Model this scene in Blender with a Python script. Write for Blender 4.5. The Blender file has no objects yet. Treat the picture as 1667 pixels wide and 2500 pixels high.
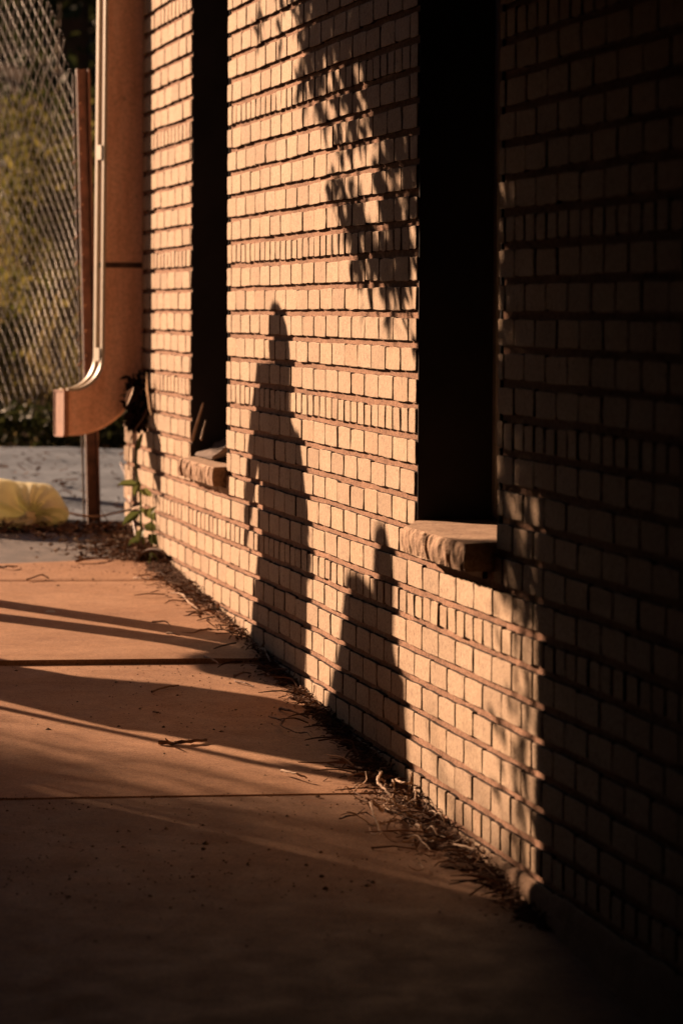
import bpy, bmesh, math, random
from mathutils import Vector, Matrix, noise as mnoise

scene = bpy.context.scene
col = scene.collection
R = math.radians
rng = random.Random(7)

# ------------------------------------------------------------------ helpers
class MB:
    """collects verts / faces and links them as ONE mesh object"""
    def __init__(s): s.v = []; s.f = []; s.m = []
    def add(s, verts, faces, mi=0):
        o = len(s.v); s.v.extend([tuple(p) for p in verts])
        s.f.extend([tuple(i + o for i in f) for f in faces]); s.m.extend([mi] * len(faces))
    def box(s, x0, y0, z0, x1, y1, z1, mi=0):
        s.add([(x0,y0,z0),(x1,y0,z0),(x1,y1,z0),(x0,y1,z0),(x0,y0,z1),(x1,y0,z1),(x1,y1,z1),(x0,y1,z1)],
              [(0,3,2,1),(4,5,6,7),(0,1,5,4),(1,2,6,5),(2,3,7,6),(3,0,4,7)], mi)
    def tube(s, pts, rad, n=6, mi=0, cap=True):
        pts = [Vector(p) for p in pts]
        rs = rad if isinstance(rad, (list, tuple)) else [rad] * len(pts)
        rings = []; up = Vector((0.13, 0.31, 0.94))
        for i, p in enumerate(pts):
            t = (pts[min(i+1, len(pts)-1)] - pts[max(i-1, 0)])
            if t.length < 1e-9: t = Vector((0,0,1))
            t.normalize()
            a = t.cross(up)
            if a.length < 0.05: a = t.cross(Vector((1,0,0)))
            a.normalize(); b = t.cross(a)
            rings.append([p + (a*math.cos(2*math.pi*k/n) + b*math.sin(2*math.pi*k/n)) * rs[i] for k in range(n)])
        s.loft(rings, mi, cap)
    def loft(s, rings, mi=0, cap=True):
        n = len(rings[0]); vs = [p for r in rings for p in r]; fs = []
        for i in range(len(rings)-1):
            for k in range(n):
                k2 = (k+1) % n
                fs.append((i*n+k, i*n+k2, (i+1)*n+k2, (i+1)*n+k))
        if cap:
            fs.append(tuple(range(n-1, -1, -1))); fs.append(tuple((len(rings)-1)*n + k for k in range(n)))
        s.add(vs, fs, mi)
    def leaf(s, p, d, nrm, L, W, mi=0):
        """folded pointed leaf: base p, direction d, face normal nrm"""
        d = d.normalized(); sd = d.cross(nrm)
        if sd.length < 1e-6: sd = d.cross(Vector((0.3,0.8,0.5)))
        sd.normalize(); n = sd.cross(d)
        c1 = p + d*L*0.35; c2 = p + d*L*0.72 - n*L*0.03; tip = p + d*L - n*L*0.1
        s.add([p, c1 + sd*W*0.5 + n*W*.12, c1 - n*W*.05, c1 - sd*W*0.5 + n*W*.12,
               c2 + sd*W*0.38 + n*W*.08, c2 - n*W*.05, c2 - sd*W*0.38 + n*W*.08, tip],
              [(0,2,1),(0,3,2),(1,2,5,4),(2,3,6,5),(4,5,7),(5,6,7)], mi)
    def build(s, name, mats, parent=None, smooth=False):
        me = bpy.data.meshes.new(name); me.from_pydata(s.v, [], s.f)
        for m in (mats if isinstance(mats, (list, tuple)) else [mats]): me.materials.append(m)
        for p, i in zip(me.polygons, s.m): p.material_index = i
        if smooth: me.polygons.foreach_set('use_smooth', [True]*len(me.polygons))
        me.update()
        o = bpy.data.objects.new(name, me); col.objects.link(o)
        if parent: o.parent = parent
        return o

def tag(o, label=None, cat=None, group=None, kind=None):
    if label: o['label'] = label
    if cat: o['category'] = cat
    if group: o['group'] = group
    if kind: o['kind'] = kind
    return o
def empty(name, label, cat, group=None):
    o = bpy.data.objects.new(name, None); col.objects.link(o); o.empty_display_size = .1
    return tag(o, label, cat, group)
def rv(a=1.0): return Vector((rng.uniform(-a,a), rng.uniform(-a,a), rng.uniform(-a,a)))
def rdir():
    while True:
        v = rv()
        if .05 < v.length < 1: return v.normalized()
def nz(x, y, z, s=1.0): return mnoise.noise(Vector((x*s, y*s, z*s)))

# ------------------------------------------------------------------ camera model (135 mm lens, eye height 1.7 m)
F_S = 9375.; CX, CY = 833.5, 1250.; ROLL = R(.3); PITCH = R(3.0121); YAW = R(10.034)
CAM = Vector((-1.793, 0, 1.249))
GS, GY = .0575, 7.87                     # the paving climbs away from the camera
def zg(y): return GS * (min(max(y, -30), 18.4) - GY)
def ray(x, y):
    dx, dy = x - CX, y - CY
    a = dx*math.cos(ROLL) + dy*math.sin(ROLL); b = -dx*math.sin(ROLL) + dy*math.cos(ROLL)
    fw = F_S*math.cos(PITCH) - b*math.sin(PITCH); up = -b*math.cos(PITCH) - F_S*math.sin(PITCH)
    return Vector((a*math.cos(YAW) + fw*math.sin(YAW), -a*math.sin(YAW) + fw*math.cos(YAW), up)).normalized()
def on_ground(x, y, h=0.0):
    d = ray(x, y); t = (GS*(0-GY) + h - CAM.z) / (d.z - GS*d.y); return CAM + d*t
def on_wall(x, y, px=0.0):
    d = ray(x, y); return CAM + d*((px - CAM.x)/d.x)
def at_depth(x, y, Y):
    d = ray(x, y); return CAM + d*(Y/d.y)
K = 1.0632

# ------------------------------------------------------------------ materials
def mat(name):
    m = bpy.data.materials.new(name); m.use_nodes = True
    nt = m.node_tree; b = nt.nodes['Principled BSDF']
    return m, nt, b
def N(nt, typ, **kw):
    n = nt.nodes.new(typ)
    for k, v in kw.items():
        if k in n.inputs: n.inputs[k].default_value = v
        else: setattr(n, k, v)
    return n
def ramp(nt, fac, stops):
    r = nt.nodes.new('ShaderNodeValToRGB'); nt.links.new(fac, r.inputs[0])
    e = r.color_ramp.elements
    while len(e) < len(stops): e.new(.5)
    for i, (p, c) in enumerate(stops):
        e[i].position = p; e[i].color = (c[0], c[1], c[2], 1) if not isinstance(c, (int, float)) else (c, c, c, 1)
    return r.outputs[0]
def mix(nt, a, b, fac, typ='MIX'):
    n = nt.nodes.new('ShaderNodeMix'); n.data_type = 'RGBA'; n.blend_type = typ
    for sock, v in ((n.inputs[0], fac), (n.inputs[6], a), (n.inputs[7], b)):
        if hasattr(v, 'links'): nt.links.new(v, sock)
        elif isinstance(v, (int, float)): sock.default_value = v
        else: sock.default_value = (v[0], v[1], v[2], 1)
    return n.outputs[2]
def coords(nt, scale=(1,1,1), obj=True):
    t = nt.nodes.new('ShaderNodeTexCoord'); mp = nt.nodes.new('ShaderNodeMapping')
    mp.inputs['Scale'].default_value = scale
    nt.links.new(t.outputs['Object'], mp.inputs[0]); return mp.outputs[0]
def noise(nt, vec, scale, detail=4, rough=.6):
    n = N(nt, 'ShaderNodeTexNoise', Scale=scale, Detail=detail, Roughness=rough)
    nt.links.new(vec, n.inputs['Vector']); return n.outputs['Fac']
def bump(nt, b, h, strength=.3, dist=.005, prev=None):
    n = N(nt, 'ShaderNodeBump', Strength=strength, Distance=dist); nt.links.new(h, n.inputs['Height'])
    if prev: nt.links.new(prev, n.inputs['Normal'])
    nt.links.new(n.outputs[0], b.inputs['Normal']); return n.outputs[0]
def simple(name, c1, c2, scale=20, rough=.7, bs=.3, bd=.003, stretch=(1,1,1), spec=.3, metallic=0, island=0.0):
    m, nt, b = mat(name); v = coords(nt, stretch)
    f = noise(nt, v, scale, 6)
    c = ramp(nt, f, [(.3, c1), (.7, c2)])
    if island:
        g = nt.nodes.new('ShaderNodeNewGeometry')
        dk = ramp(nt, g.outputs['Random Per Island'], [(0, 1-island), (1, 1+island)])
        c = mix(nt, c, dk, 1.0, 'MULTIPLY')
    nt.links.new(c, b.inputs['Base Color'])
    b.inputs['Roughness'].default_value = rough; b.inputs['Specular IOR Level'].default_value = spec
    b.inputs['Metallic'].default_value = metallic
    if bs: bump(nt, b, noise(nt, v, scale*3, 5), bs, bd)
    return m

def brick_mat(name='buff_brick', base=(.42,.315,.215)):
    m, nt, b = mat(name)
    g = nt.nodes.new('ShaderNodeNewGeometry'); ri = g.outputs['Random Per Island']
    v = coords(nt); vs = coords(nt, (1, 1, .55))
    tone = ramp(nt, ri, [(0, (.80,.77,.73)), (.25, (.93,.92,.9)), (.6, (1,1,1)), (.85, (1.04,1.02,.97)), (1, (.88,.82,.76))])
    c = mix(nt, base, tone, 1.0, 'MULTIPLY')
    big = ramp(nt, noise(nt, v, 2.3, 5), [(.3, (.86,.82,.78)), (.65, (1.03,1.03,1.03))])
    c = mix(nt, c, big, 1.0, 'MULTIPLY')
    grain = ramp(nt, noise(nt, v, 170, 4, .7), [(.32, (.58,.52,.47)), (.55, (1,1,1)), (.75, (1.13,1.13,1.11))])
    c = mix(nt, c, grain, .9, 'MULTIPLY')
    c = mix(nt, c, ramp(nt, noise(nt, v, 70, 3, .6), [(.3, (.84,.80,.76)), (.6, (1.04,1.04,1.03))]), 1, 'MULTIPLY')
    fleck = ramp(nt, noise(nt, vs, 150, 3, .6), [(.575, 0), (.645, 1)])
    c = mix(nt, c, (.13,.075,.045), fleck_fac(nt, fleck, .7))
    fleck2 = ramp(nt, noise(nt, vs, 60, 2, .5), [(.635, 0), (.69, 1)])
    c = mix(nt, c, (.15,.085,.05), fleck_fac(nt, fleck2, .7))
    nt.links.new(c, b.inputs['Base Color'])
    b.inputs['Roughness'].default_value = .85; b.inputs['Specular IOR Level'].default_value = .2
    p = bump(nt, b, noise(nt, v, 140, 5, .7), .55, .003)
    bump(nt, b, noise(nt, vs, 40, 3), .3, .004, p)
    return m
def fleck_fac(nt, sock, k):
    n = N(nt, 'ShaderNodeMath', operation='MULTIPLY'); nt.links.new(sock, n.inputs[0]); n.inputs[1].default_value = k
    return n.outputs[0]
def mortar_mat(name, a, b_):
    m, nt, b = mat(name); v = coords(nt)
    c = ramp(nt, noise(nt, v, 130, 8, .75), [(.36, a), (.64, b_)])
    big = ramp(nt, noise(nt, v, 3, 4), [(.35, (.75,.72,.7)), (.65, (1.1,1.1,1.1))])
    nt.links.new(mix(nt, c, big, 1, 'MULTIPLY'), b.inputs['Base Color'])
    b.inputs['Roughness'].default_value = .95; b.inputs['Specular IOR Level'].default_value = .1
    p = bump(nt, b, noise(nt, v, 90, 8, .75), .9, .006)
    bump(nt, b, noise(nt, v, 14, 4), .5, .008, p)
    return m
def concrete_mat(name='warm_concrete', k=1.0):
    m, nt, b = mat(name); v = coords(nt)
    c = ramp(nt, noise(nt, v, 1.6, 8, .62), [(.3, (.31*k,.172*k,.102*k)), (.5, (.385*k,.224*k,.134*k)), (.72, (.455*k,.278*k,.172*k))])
    fine = ramp(nt, noise(nt, v, 210, 4, .7), [(.28, (.45,.40,.36)), (.5, (1,1,1)), (.75, (1.4,1.4,1.38))])
    c = mix(nt, c, fine, .9, 'MULTIPLY')
    mid = ramp(nt, noise(nt, v, 14, 6, .7), [(.3, (.82,.8,.78)), (.65, (1.06,1.06,1.05))])
    c = mix(nt, c, mid, 1, 'MULTIPLY')
    c = mix(nt, c, ramp(nt, noise(nt, v, 85, 4, .75), [(.3, (.74,.70,.66)), (.5, (1,1,1)), (.7, (1.16,1.16,1.15))]), 1, 'MULTIPLY')
    vo = N(nt, 'ShaderNodeTexVoronoi', Scale=26.0); nt.links.new(v, vo.inputs['Vector'])
    spot = ramp(nt, vo.outputs['Distance'], [(.035, 1), (.075, 0)])
    c = mix(nt, c, (.16,.07,.035), fleck_fac(nt, spot, .55))
    stain = ramp(nt, noise(nt, v, 5.0, 5, .6), [(.62, 0), (.72, 1)])
    c = mix(nt, c, (.30,.14,.07), fleck_fac(nt, stain, .35))
    nt.links.new(c, b.inputs['Base Color'])
    nt.links.new(ramp(nt, noise(nt, v, 9, 5), [(.3, .52), (.7, .7)]), b.inputs['Roughness'])
    b.inputs['Specular IOR Level'].default_value = .12
    p = bump(nt, b, noise(nt, v, 160, 6, .75), .5, .0025)
    bump(nt, b, noise(nt, v, 7, 4), .25, .01, p)
    return m
def leaf_mat(name, c1, c2, rough=.55, trans=.25):
    m, nt, b = mat(name)
    g = nt.nodes.new('ShaderNodeNewGeometry')
    c = ramp(nt, g.outputs['Random Per Island'], [(0, c1), (1, c2)])
    nt.links.new(c, b.inputs['Base Color']); b.inputs['Roughness'].default_value = rough
    b.inputs['Specular IOR Level'].default_value = .05
    tr = nt.nodes.new('ShaderNodeBsdfTranslucent'); nt.links.new(c, tr.inputs['Color'])
    ms = nt.nodes.new('ShaderNodeMixShader'); ms.inputs[0].default_value = trans
    nt.links.new(b.outputs[0], ms.inputs[1]); nt.links.new(tr.outputs[0], ms.inputs[2])
    nt.links.new(ms.outputs[0], nt.nodes['Material Output'].inputs['Surface'])
    return m

M = {}
M['brick'] = brick_mat()
M['mortar'] = mortar_mat('brown_mortar', (.15,.078,.049), (.44,.26,.172))
M['joint'] = mortar_mat('shaded_brick_side', (.035,.02,.014), (.07,.042,.03))  # brick sides darkened to paint in the shade of the joints
M['parge'] = mortar_mat('mortar_footing', (.22,.14,.092), (.36,.25,.17))
m, nt, b = mat('sandstone'); v = coords(nt); vs_ = coords(nt, (1, 1, .4))
c = ramp(nt, noise(nt, v, 14, 7, .65), [(.3, (.27,.165,.10)), (.7, (.44,.30,.20))])
c = mix(nt, c, ramp(nt, noise(nt, v, 120, 5, .7), [(.3, (.6,.55,.5)), (.6, (1.05,1.05,1.05))]), 1, 'MULTIPLY')
c = mix(nt, c, (.10,.05,.03), fleck_fac(nt, ramp(nt, noise(nt, vs_, 55, 3), [(.58, 0), (.64, 1)]), .6))
nt.links.new(c, b.inputs['Base Color']); b.inputs['Roughness'].default_value = .9; b.inputs['Specular IOR Level'].default_value = .15
bump(nt, b, noise(nt, v, 45, 7, .7), .7, .006); M['sill'] = m
M['concrete'] = concrete_mat(); M['shade_concrete'] = concrete_mat('shaded_concrete', .54)  # darker copy paints the foreground shade into the nearest slabs
M['dark_gap'] = simple('joint_dirt', (.02,.012,.008), (.05,.03,.02), 60, 1, .4, spec=.0)
M['soil'] = simple('soil', (.05,.032,.02), (.13,.085,.05), 9, 1, .6, .02, spec=.05)
M['asphalt'] = simple('shade_blue_path', (.072,.098,.13), (.125,.16,.205), 7, .9, .5, .01, spec=.15)  # bluish base colour stands in for the cool shade on the path
M['grey_asphalt'] = simple('dark_asphalt', (.10,.095,.095), (.20,.175,.16), 12, .55, .5, .006, spec=.4)  # grey asphalt, smoother than the path
m, nt, b = mat('tan_painted_metal'); v = coords(nt); vs_ = coords(nt, (1.5, 1.5, .22))
c = ramp(nt, noise(nt, vs_, 16, 6), [(.3, (.78,.43,.28)), (.5, (.90,.53,.36)), (.72, (.96,.61,.44))])
c = mix(nt, c, ramp(nt, noise(nt, v, 75, 5, .7), [(.3, (.72,.68,.66)), (.6, (1,1,1)), (.8, (1.12,1.1,1.08))]), 1, 'MULTIPLY')
c = mix(nt, c, (.12,.055,.035), fleck_fac(nt, ramp(nt, noise(nt, v, 11, 6, .7), [(.60, 0), (.74, 1)]), .6))
nt.links.new(c, b.inputs['Base Color']); b.inputs['Roughness'].default_value = .6; b.inputs['Specular IOR Level'].default_value = .3
bump(nt, b, noise(nt, v, 8, 3), .25, .006); M['pipe'] = m
M['pipe_dark'] = simple('shaded_painted_metal', (.26,.125,.075), (.40,.20,.125), 30, .7, .2, .002)  # darker pipe paint, puts shade into the colour of the outlet rim
M['cream'] = simple('cream_trim', (.36,.31,.22), (.44,.38,.28), 30, .5, .05, spec=.4)
M['rust'] = simple('rusty_steel', (.045,.028,.022), (.13,.072,.052), 22, .75, .5, .003, spec=.3)
M['galv'] = simple('galvanised_wire', (.095,.085,.08), (.175,.16,.145), 60, .5, .0, spec=.5, metallic=.55)
m, nt, b = mat('yellow_sackcloth'); v = coords(nt)
c = ramp(nt, noise(nt, v, 26, 6), [(.3, (.62,.58,.34)), (.7, (.82,.78,.52))]); nt.links.new(c, b.inputs['Base Color']); b.inputs['Roughness'].default_value = .8
bump(nt, b, noise(nt, v, 40, 5), .5, .008)
tr = nt.nodes.new('ShaderNodeBsdfTranslucent'); tr.inputs['Color'].default_value = (.70,.66,.42,1); ms = nt.nodes.new('ShaderNodeMixShader'); ms.inputs[0].default_value = .45
nt.links.new(b.outputs[0], ms.inputs[1]); nt.links.new(tr.outputs[0], ms.inputs[2]); nt.links.new(ms.outputs[0], nt.nodes['Material Output'].inputs['Surface']); M['sack'] = m
M['wire'] = simple('brown_cable', (.16,.09,.07), (.32,.2,.16), 50, .6, 0)
M['twig'] = simple('dry_twig', (.24,.155,.10), (.48,.34,.23), 40, .85, .3, .002, island=.25)
M['darktwig'] = simple('dark_twig', (.10,.055,.035), (.22,.13,.08), 40, .85, .3, .002)
M['litter'] = leaf_mat('dead_leaves', (.035,.018,.012), (.21,.115,.07), .8, .1)
M['mulch'] = simple('dusty_mulch', (.03,.016,.010), (.13,.07,.042), 60, 1, .9, .01, spec=.05)
M['grit'] = leaf_mat('grit', (.04,.022,.016), (.32,.23,.16), .9, 0)
M['plastic'] = simple('dusty_plastic', (.12,.09,.075), (.26,.21,.18), 12, .95, .3, .004, spec=.05)
M['glass'] = None
m, nt, b = mat('dark_window_glass'); b.inputs['Base Color'].default_value = (.012,.012,.014,1)
b.inputs['Roughness'].default_value = .06; b.inputs['Specular IOR Level'].default_value = .6
bump(nt, b, noise(nt, coords(nt), 2.5, 2), .05, .01); M['glass'] = m
M['frame'] = simple('weathered_frame', (.30,.27,.24), (.46,.42,.38), 25, .6, .2)
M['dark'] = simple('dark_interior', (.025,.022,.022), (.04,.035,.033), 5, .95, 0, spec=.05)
M['roof'] = simple('roof_felt', (.05,.045,.042), (.09,.08,.075), 8, .9, .3)
M['stucco'] = simple('brown_stucco', (.035,.028,.025), (.06,.05,.045), 6, .95, .4, .008, spec=.1)
M['wood'] = simple('dark_timber', (.09,.05,.03), (.17,.10,.06), 12, .8, .3, .004, (1,6,6))
M['bark'] = simple('bark', (.06,.042,.03), (.14,.10,.07), 14, .95, .8, .02, (3,3,.6), spec=.05)
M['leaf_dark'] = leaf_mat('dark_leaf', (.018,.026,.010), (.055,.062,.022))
M['leaf_tree'] = leaf_mat('tree_leaf', (.03,.045,.015), (.09,.11,.04), trans=.12)
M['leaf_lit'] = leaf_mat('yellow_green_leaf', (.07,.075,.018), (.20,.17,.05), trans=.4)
M['grass'] = leaf_mat('dry_grass', (.11,.10,.028), (.32,.25,.105), trans=.4)
M['plant'] = leaf_mat('weed_leaf', (.075,.10,.03), (.19,.21,.07), trans=.35)
M['dryleaf'] = leaf_mat('pale_dry_leaf', (.50,.33,.20), (.70,.52,.36), trans=.2)
M['clump_leaf'] = leaf_mat('near_black_leaf', (.008,.005,.004), (.03,.017,.012), .9, 0)
M['skin'] = simple('skin', (.48,.30,.22), (.54,.35,.26), 12, .5, 0)
M['coat'] = simple('dark_coat_cloth', (.03,.03,.036), (.06,.058,.065), 40, .9, .4, .003)
M['coat2'] = simple('brown_coat_cloth', (.08,.055,.045), (.13,.095,.075), 40, .9, .4, .003)
M['hair'] = simple('dark_hair', (.02,.014,.01), (.05,.034,.024), 30, .6, .5, .004, (8,8,1))
M['trouser'] = simple('denim', (.03,.04,.07), (.06,.075,.12), 60, .9, .3)
M['hill'] = simple('hillside_soil', (.07,.06,.025), (.16,.13,.055), 3, 1, .5, .03, spec=0)

# ------------------------------------------------------------------ brick building
YE = 14.76                                     # far corner of the wall
W2 = (8.19, 9.116); W1 = (12.27, 13.134)       # window openings (y)
SILL = .742; HEAD = 2.80; TOPW = 3.42; WY0 = -5.0
SW = .19712; Y_ANCH = 9.116
HT = [-.297-.436, -.297, .138, .572, 1.018, 1.462, 1.903, 2.345, 2.79, 3.235, 3.68]   # tops of header courses
courses = []
for i in range(len(HT)-1):
    for k in range(6):
        z0 = HT[i] + (HT[i+1]-HT[i])*k/6; z1 = HT[i] + (HT[i+1]-HT[i])*(k+1)/6
        courses.append((z0, z1, k == 5, k))
def wob(y, z): return .0022*nz(y, z*.7, 3.1, .8) + .0010*nz(y, z, 9.7, 3.1)
def brick(mb, y0, y1, z0, z1, detail, xf=0.0, flip=None):
    if y1 - y0 < .012: return
    r = rng
    dx = max(-.0010, min(.0010, r.gauss(0, .0005))); tilt = r.gauss(0, .0018); tz = r.gauss(0, .006)
    if not detail:
        mb.add([(xf+dx,y0,z0),(xf+dx,y1,z0),(xf+dx,y1,z1),(xf+dx,y0,z1),(xf+.02,y0,z0),(xf+.02,y1,z0),(xf+.02,y1,z1),(xf+.02,y0,z1)],
               [(0,3,2,1),(0,1,5,4),(1,2,6,5),(2,3,7,6),(3,0,4,7)]); return
    nx_ = max(2, int((y1-y0)/.045)); nz_ = 2
    ins = .0013; cy, cz = (y0+y1)/2, (z0+z1)/2
    def P(i, j, inset, xx, jit):
        a = i/nx_; c = j/nz_
        y = y0+inset + (y1-y0-2*inset)*a; z = z0+inset + (z1-z0-2*inset)*c
        return (xf + xx + dx + tilt*(y-cy) + tz*(z-cz) + r.gauss(0, .0004), y + r.gauss(0, jit), z + r.gauss(0, jit) + wob(y, z))
    per = [(i,0) for i in range(nx_)] + [(nx_,j) for j in range(nz_)] + [(i,nz_) for i in range(nx_,0,-1)] + [(0,j) for j in range(nz_,0,-1)]
    inner = {}; vs = []
    for j in range(nz_+1):
        for i in range(nx_+1):
            inner[(i,j)] = len(vs); vs.append(P(i, j, ins + (.002*r.random() if (i in (0,nx_) and j in (0,nz_)) else 0), 0, .0005))
    fs = [(inner[(i,j)], inner[(i,j+1)], inner[(i+1,j+1)], inner[(i+1,j)]) for i in range(nx_) for j in range(nz_)]
    ring = []; back = []
    for (i,j) in per:
        cor = i in (0,nx_) and j in (0,nz_)
        p = P(i, j, (.0022*r.random() if cor else 0), .0016 + (.003*r.random() if r.random() < .08 else 0), .0006)
        ring.append(len(vs)); vs.append(p); back.append(len(vs)); vs.append((xf+.11, p[1], p[2]))
    n = len(per); sk_ = []
    for k in range(n):
        k2 = (k+1) % n
        fs.append((inner[per[k]], inner[per[k2]], ring[k2], ring[k]))
        sk_.append((ring[k], ring[k2], back[k2], back[k]))
    o_ = len(mb.v); mb.add(vs, fs); mb.f.extend([tuple(i + o_ for i in f) for f in sk_]); mb.m.extend([1]*len(sk_))

building = empty('brick_building', 'buff brick building with two dark window openings and stone sills beside the pavement', 'building')
bricks = MB()
for (z0, z1, hdr, k) in courses:
    if z1 < -.8 or z1 > TOPW: continue
    if z1 < zg(WY0) - .1: continue
    bed = .0168
    zb, zt = z0 + bed*.5, z1 - bed*.5
    spans = [(WY0, YE)]
    if zt > SILL + .01 and zb < HEAD:
        spans = [(WY0, W2[0]), (W2[1], W1[0]), (W1[1], YE)]
    for (a, b_) in spans:
        step = SW/2 if hdr else SW
        off = (0 if k % 2 else .5)*SW if not hdr else 0
        i0 = int((a - Y_ANCH - off)/step) - 2
        y = Y_ANCH + off + i0*step
        joints = []
        while y < b_ + step:
            joints.append(y); y += step
        for ja, jb in zip(joints[:-1], joints[1:]):
            gap = .0155 if hdr else .0118
            gap *= rng.uniform(.82, 1.3); sh = rng.gauss(0, .0016)
            ya = max(ja + gap*.5 + sh, a); yb = min(jb - gap*.5 + sh, b_)
            if ja < a: ya = a + rng.gauss(0, .002)
            if jb > b_: yb = b_ + rng.gauss(0, .002)
            if ya >= yb: continue
            zz = zb + rng.gauss(0, .0011); zu = zt + rng.gauss(0, .0011)
            if hdr: zu -= .002*rng.random()
            if zu < zg(yb) - .03: continue
            # the sills replace bricks in their own course
            if zz < SILL and zu > SILL-.07 and ((yb > 8.20 and ya < 9.112) or (yb > 12.272 and ya < 13.13)):
                zu2 = SILL - .07
                lo = 8.208 if ya < 10 else 12.27; hi = 9.114 if ya < 10 else 13.132
                if ya >= lo-.02 and yb <= hi+.02:
                    if zu2 - zz > .012: brick(bricks, ya, yb, zz, zu2, True)
                    continue
                if ya < lo < yb: brick(bricks, ya, lo-.002, zz, zu, True); continue
                if ya < hi < yb: brick(bricks, hi+.002, yb, zz, zu, True); continue
            brick(bricks, ya, yb, zz, zu, (yb > 6.4 and z1 < 2.7))
wall = bricks.build('wall', [M['brick'], M['joint']], building)

mo = MB()
MX = .0115
def sheet(mb, x, y0, y1, z0, z1, ny, nz_, amp=.0018, mi=0):
    vs = []; fs = []
    for j in range(nz_+1):
        for i in range(ny+1):
            y = y0+(y1-y0)*i/ny; z = z0+(z1-z0)*j/nz_
            vs.append((x + amp*nz(y*9, z*30, 1.7), y, z))
    for j in range(nz_):
        for i in range(ny):
            a = j*(ny+1)+i; fs.append((a, a+ny+1, a+ny+2, a+1))
    mb.add(vs, fs, mi)
g = .004
sheet(mo, MX, WY0, 6.4, -1.0, TOPW, 40, 30)
sheet(mo, MX, 6.4, YE-.003, -.4, SILL-.036, 420, 76)
sheet(mo, MX, 6.4, W2[0]-g, SILL-.036, HEAD, 90, 120)
sheet(mo, MX, W2[1]+g, W1[0]-g, SILL-.036, HEAD, 160, 120)
sheet(mo, MX, W1[1]+g, YE-.003, SILL-.036, HEAD, 90, 120)
sheet(mo, MX, 6.4, YE-.003, HEAD, TOPW, 120, 20)
# jambs, heads and sub-sill returns of the openings
for (a, b_) in (W2, W1):
    mo.box(MX+.003, a-.24, SILL-.03, .29, a-g, HEAD)
    mo.box(MX+.003, b_+g, SILL-.03, .29, b_+.24, HEAD)
mortar = mo.build('mortar', M['mortar'], building)
# rough mortar footing along the base
ft = MB(); ny = 300
rings = []
vs = []; fs = []
for i in range(ny+1):
    y = 5.5 + (9.9-5.5)*i/ny; zt = .056 + .010*nz(y*5, 0, 1) + .006*nz(y*22, 2, 1)
    zt = min(zt, .064)
    for j, (xx, zz) in enumerate([(.004, zt), (-.004, zt-.006), (-.009, zt-.02), (-.010, zt-.045), (-.014, zt-.08), (-.018, -.16)]):
        vs.append((xx + .004*nz(y*13, zz*40, 5) , y, zz))
for i in range(ny):
    for j in range(5): a = i*6+j; fs.append((a, a+6, a+7, a+1))
ft.add(vs, fs); ft.build('footing', M['parge'], building)
# building shell behind the face
sh = MB()
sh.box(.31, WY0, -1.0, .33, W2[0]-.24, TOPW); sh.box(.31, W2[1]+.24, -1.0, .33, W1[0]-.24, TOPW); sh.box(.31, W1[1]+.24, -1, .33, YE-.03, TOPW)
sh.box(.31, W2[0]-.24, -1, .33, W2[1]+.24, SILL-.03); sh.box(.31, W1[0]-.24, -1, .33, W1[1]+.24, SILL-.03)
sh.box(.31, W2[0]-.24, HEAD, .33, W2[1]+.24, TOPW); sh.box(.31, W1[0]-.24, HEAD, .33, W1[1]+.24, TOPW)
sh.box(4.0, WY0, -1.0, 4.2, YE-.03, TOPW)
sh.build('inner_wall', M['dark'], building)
for (ya_, yb_) in ((YE-.025, YE), (WY0, WY0+.02)):
    en = MB(); en.box(.02, ya_, -1.2, 6.0, yb_, TOPW); en.build('end_wall', M['brick'], building)
rf = MB(); rf.box(-.42, WY0-.3, TOPW, 6.3, YE+.35, TOPW+.16); rf.build('roof', M['roof'], building)
for (a, b_) in (W2, W1):
    wf = MB(); d = .19
    wf.box(d, a, SILL, d+.06, a+.035, HEAD); wf.box(d, b_-.035, SILL, d+.06, b_, HEAD)
    wf.box(d+.002, a+.035, SILL, d+.058, b_-.035, SILL+.04); wf.box(d+.002, a+.035, HEAD-.04, d+.058, b_-.035, HEAD)
    wf.box(d+.005, a+.035, 1.75, d+.055, b_-.035, 1.79)
    for nm, ya_, yb_ in (('jamb_shade', a-.002, a+.006), ('jamb_shade', b_-.006, b_+.002)):
        jm = MB(); jm.box(.006, ya_, SILL+.002, d-.002, yb_, HEAD-.002); jm.build(nm, M['dark'], building)  # thin dark lining over the brick paints in the shade of the reveal
    w_ = wf.build('window', M['frame'], building)
    gp = MB(); gp.box(d+.02, a+.035, SILL+.04, d+.026, b_-.035, 1.75); gp.box(d+.02, a+.035, 1.79, d+.026, b_-.035, HEAD-.04)
    gp.build('pane', M['glass'], w_)
# stone lintels
for (a, b_) in (W2, W1):
    l = MB(); l.box(-.004, a-.12, HEAD+.004, .2, b_+.12, HEAD+.17); l.build('lintel', M['sill'], building)

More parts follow.
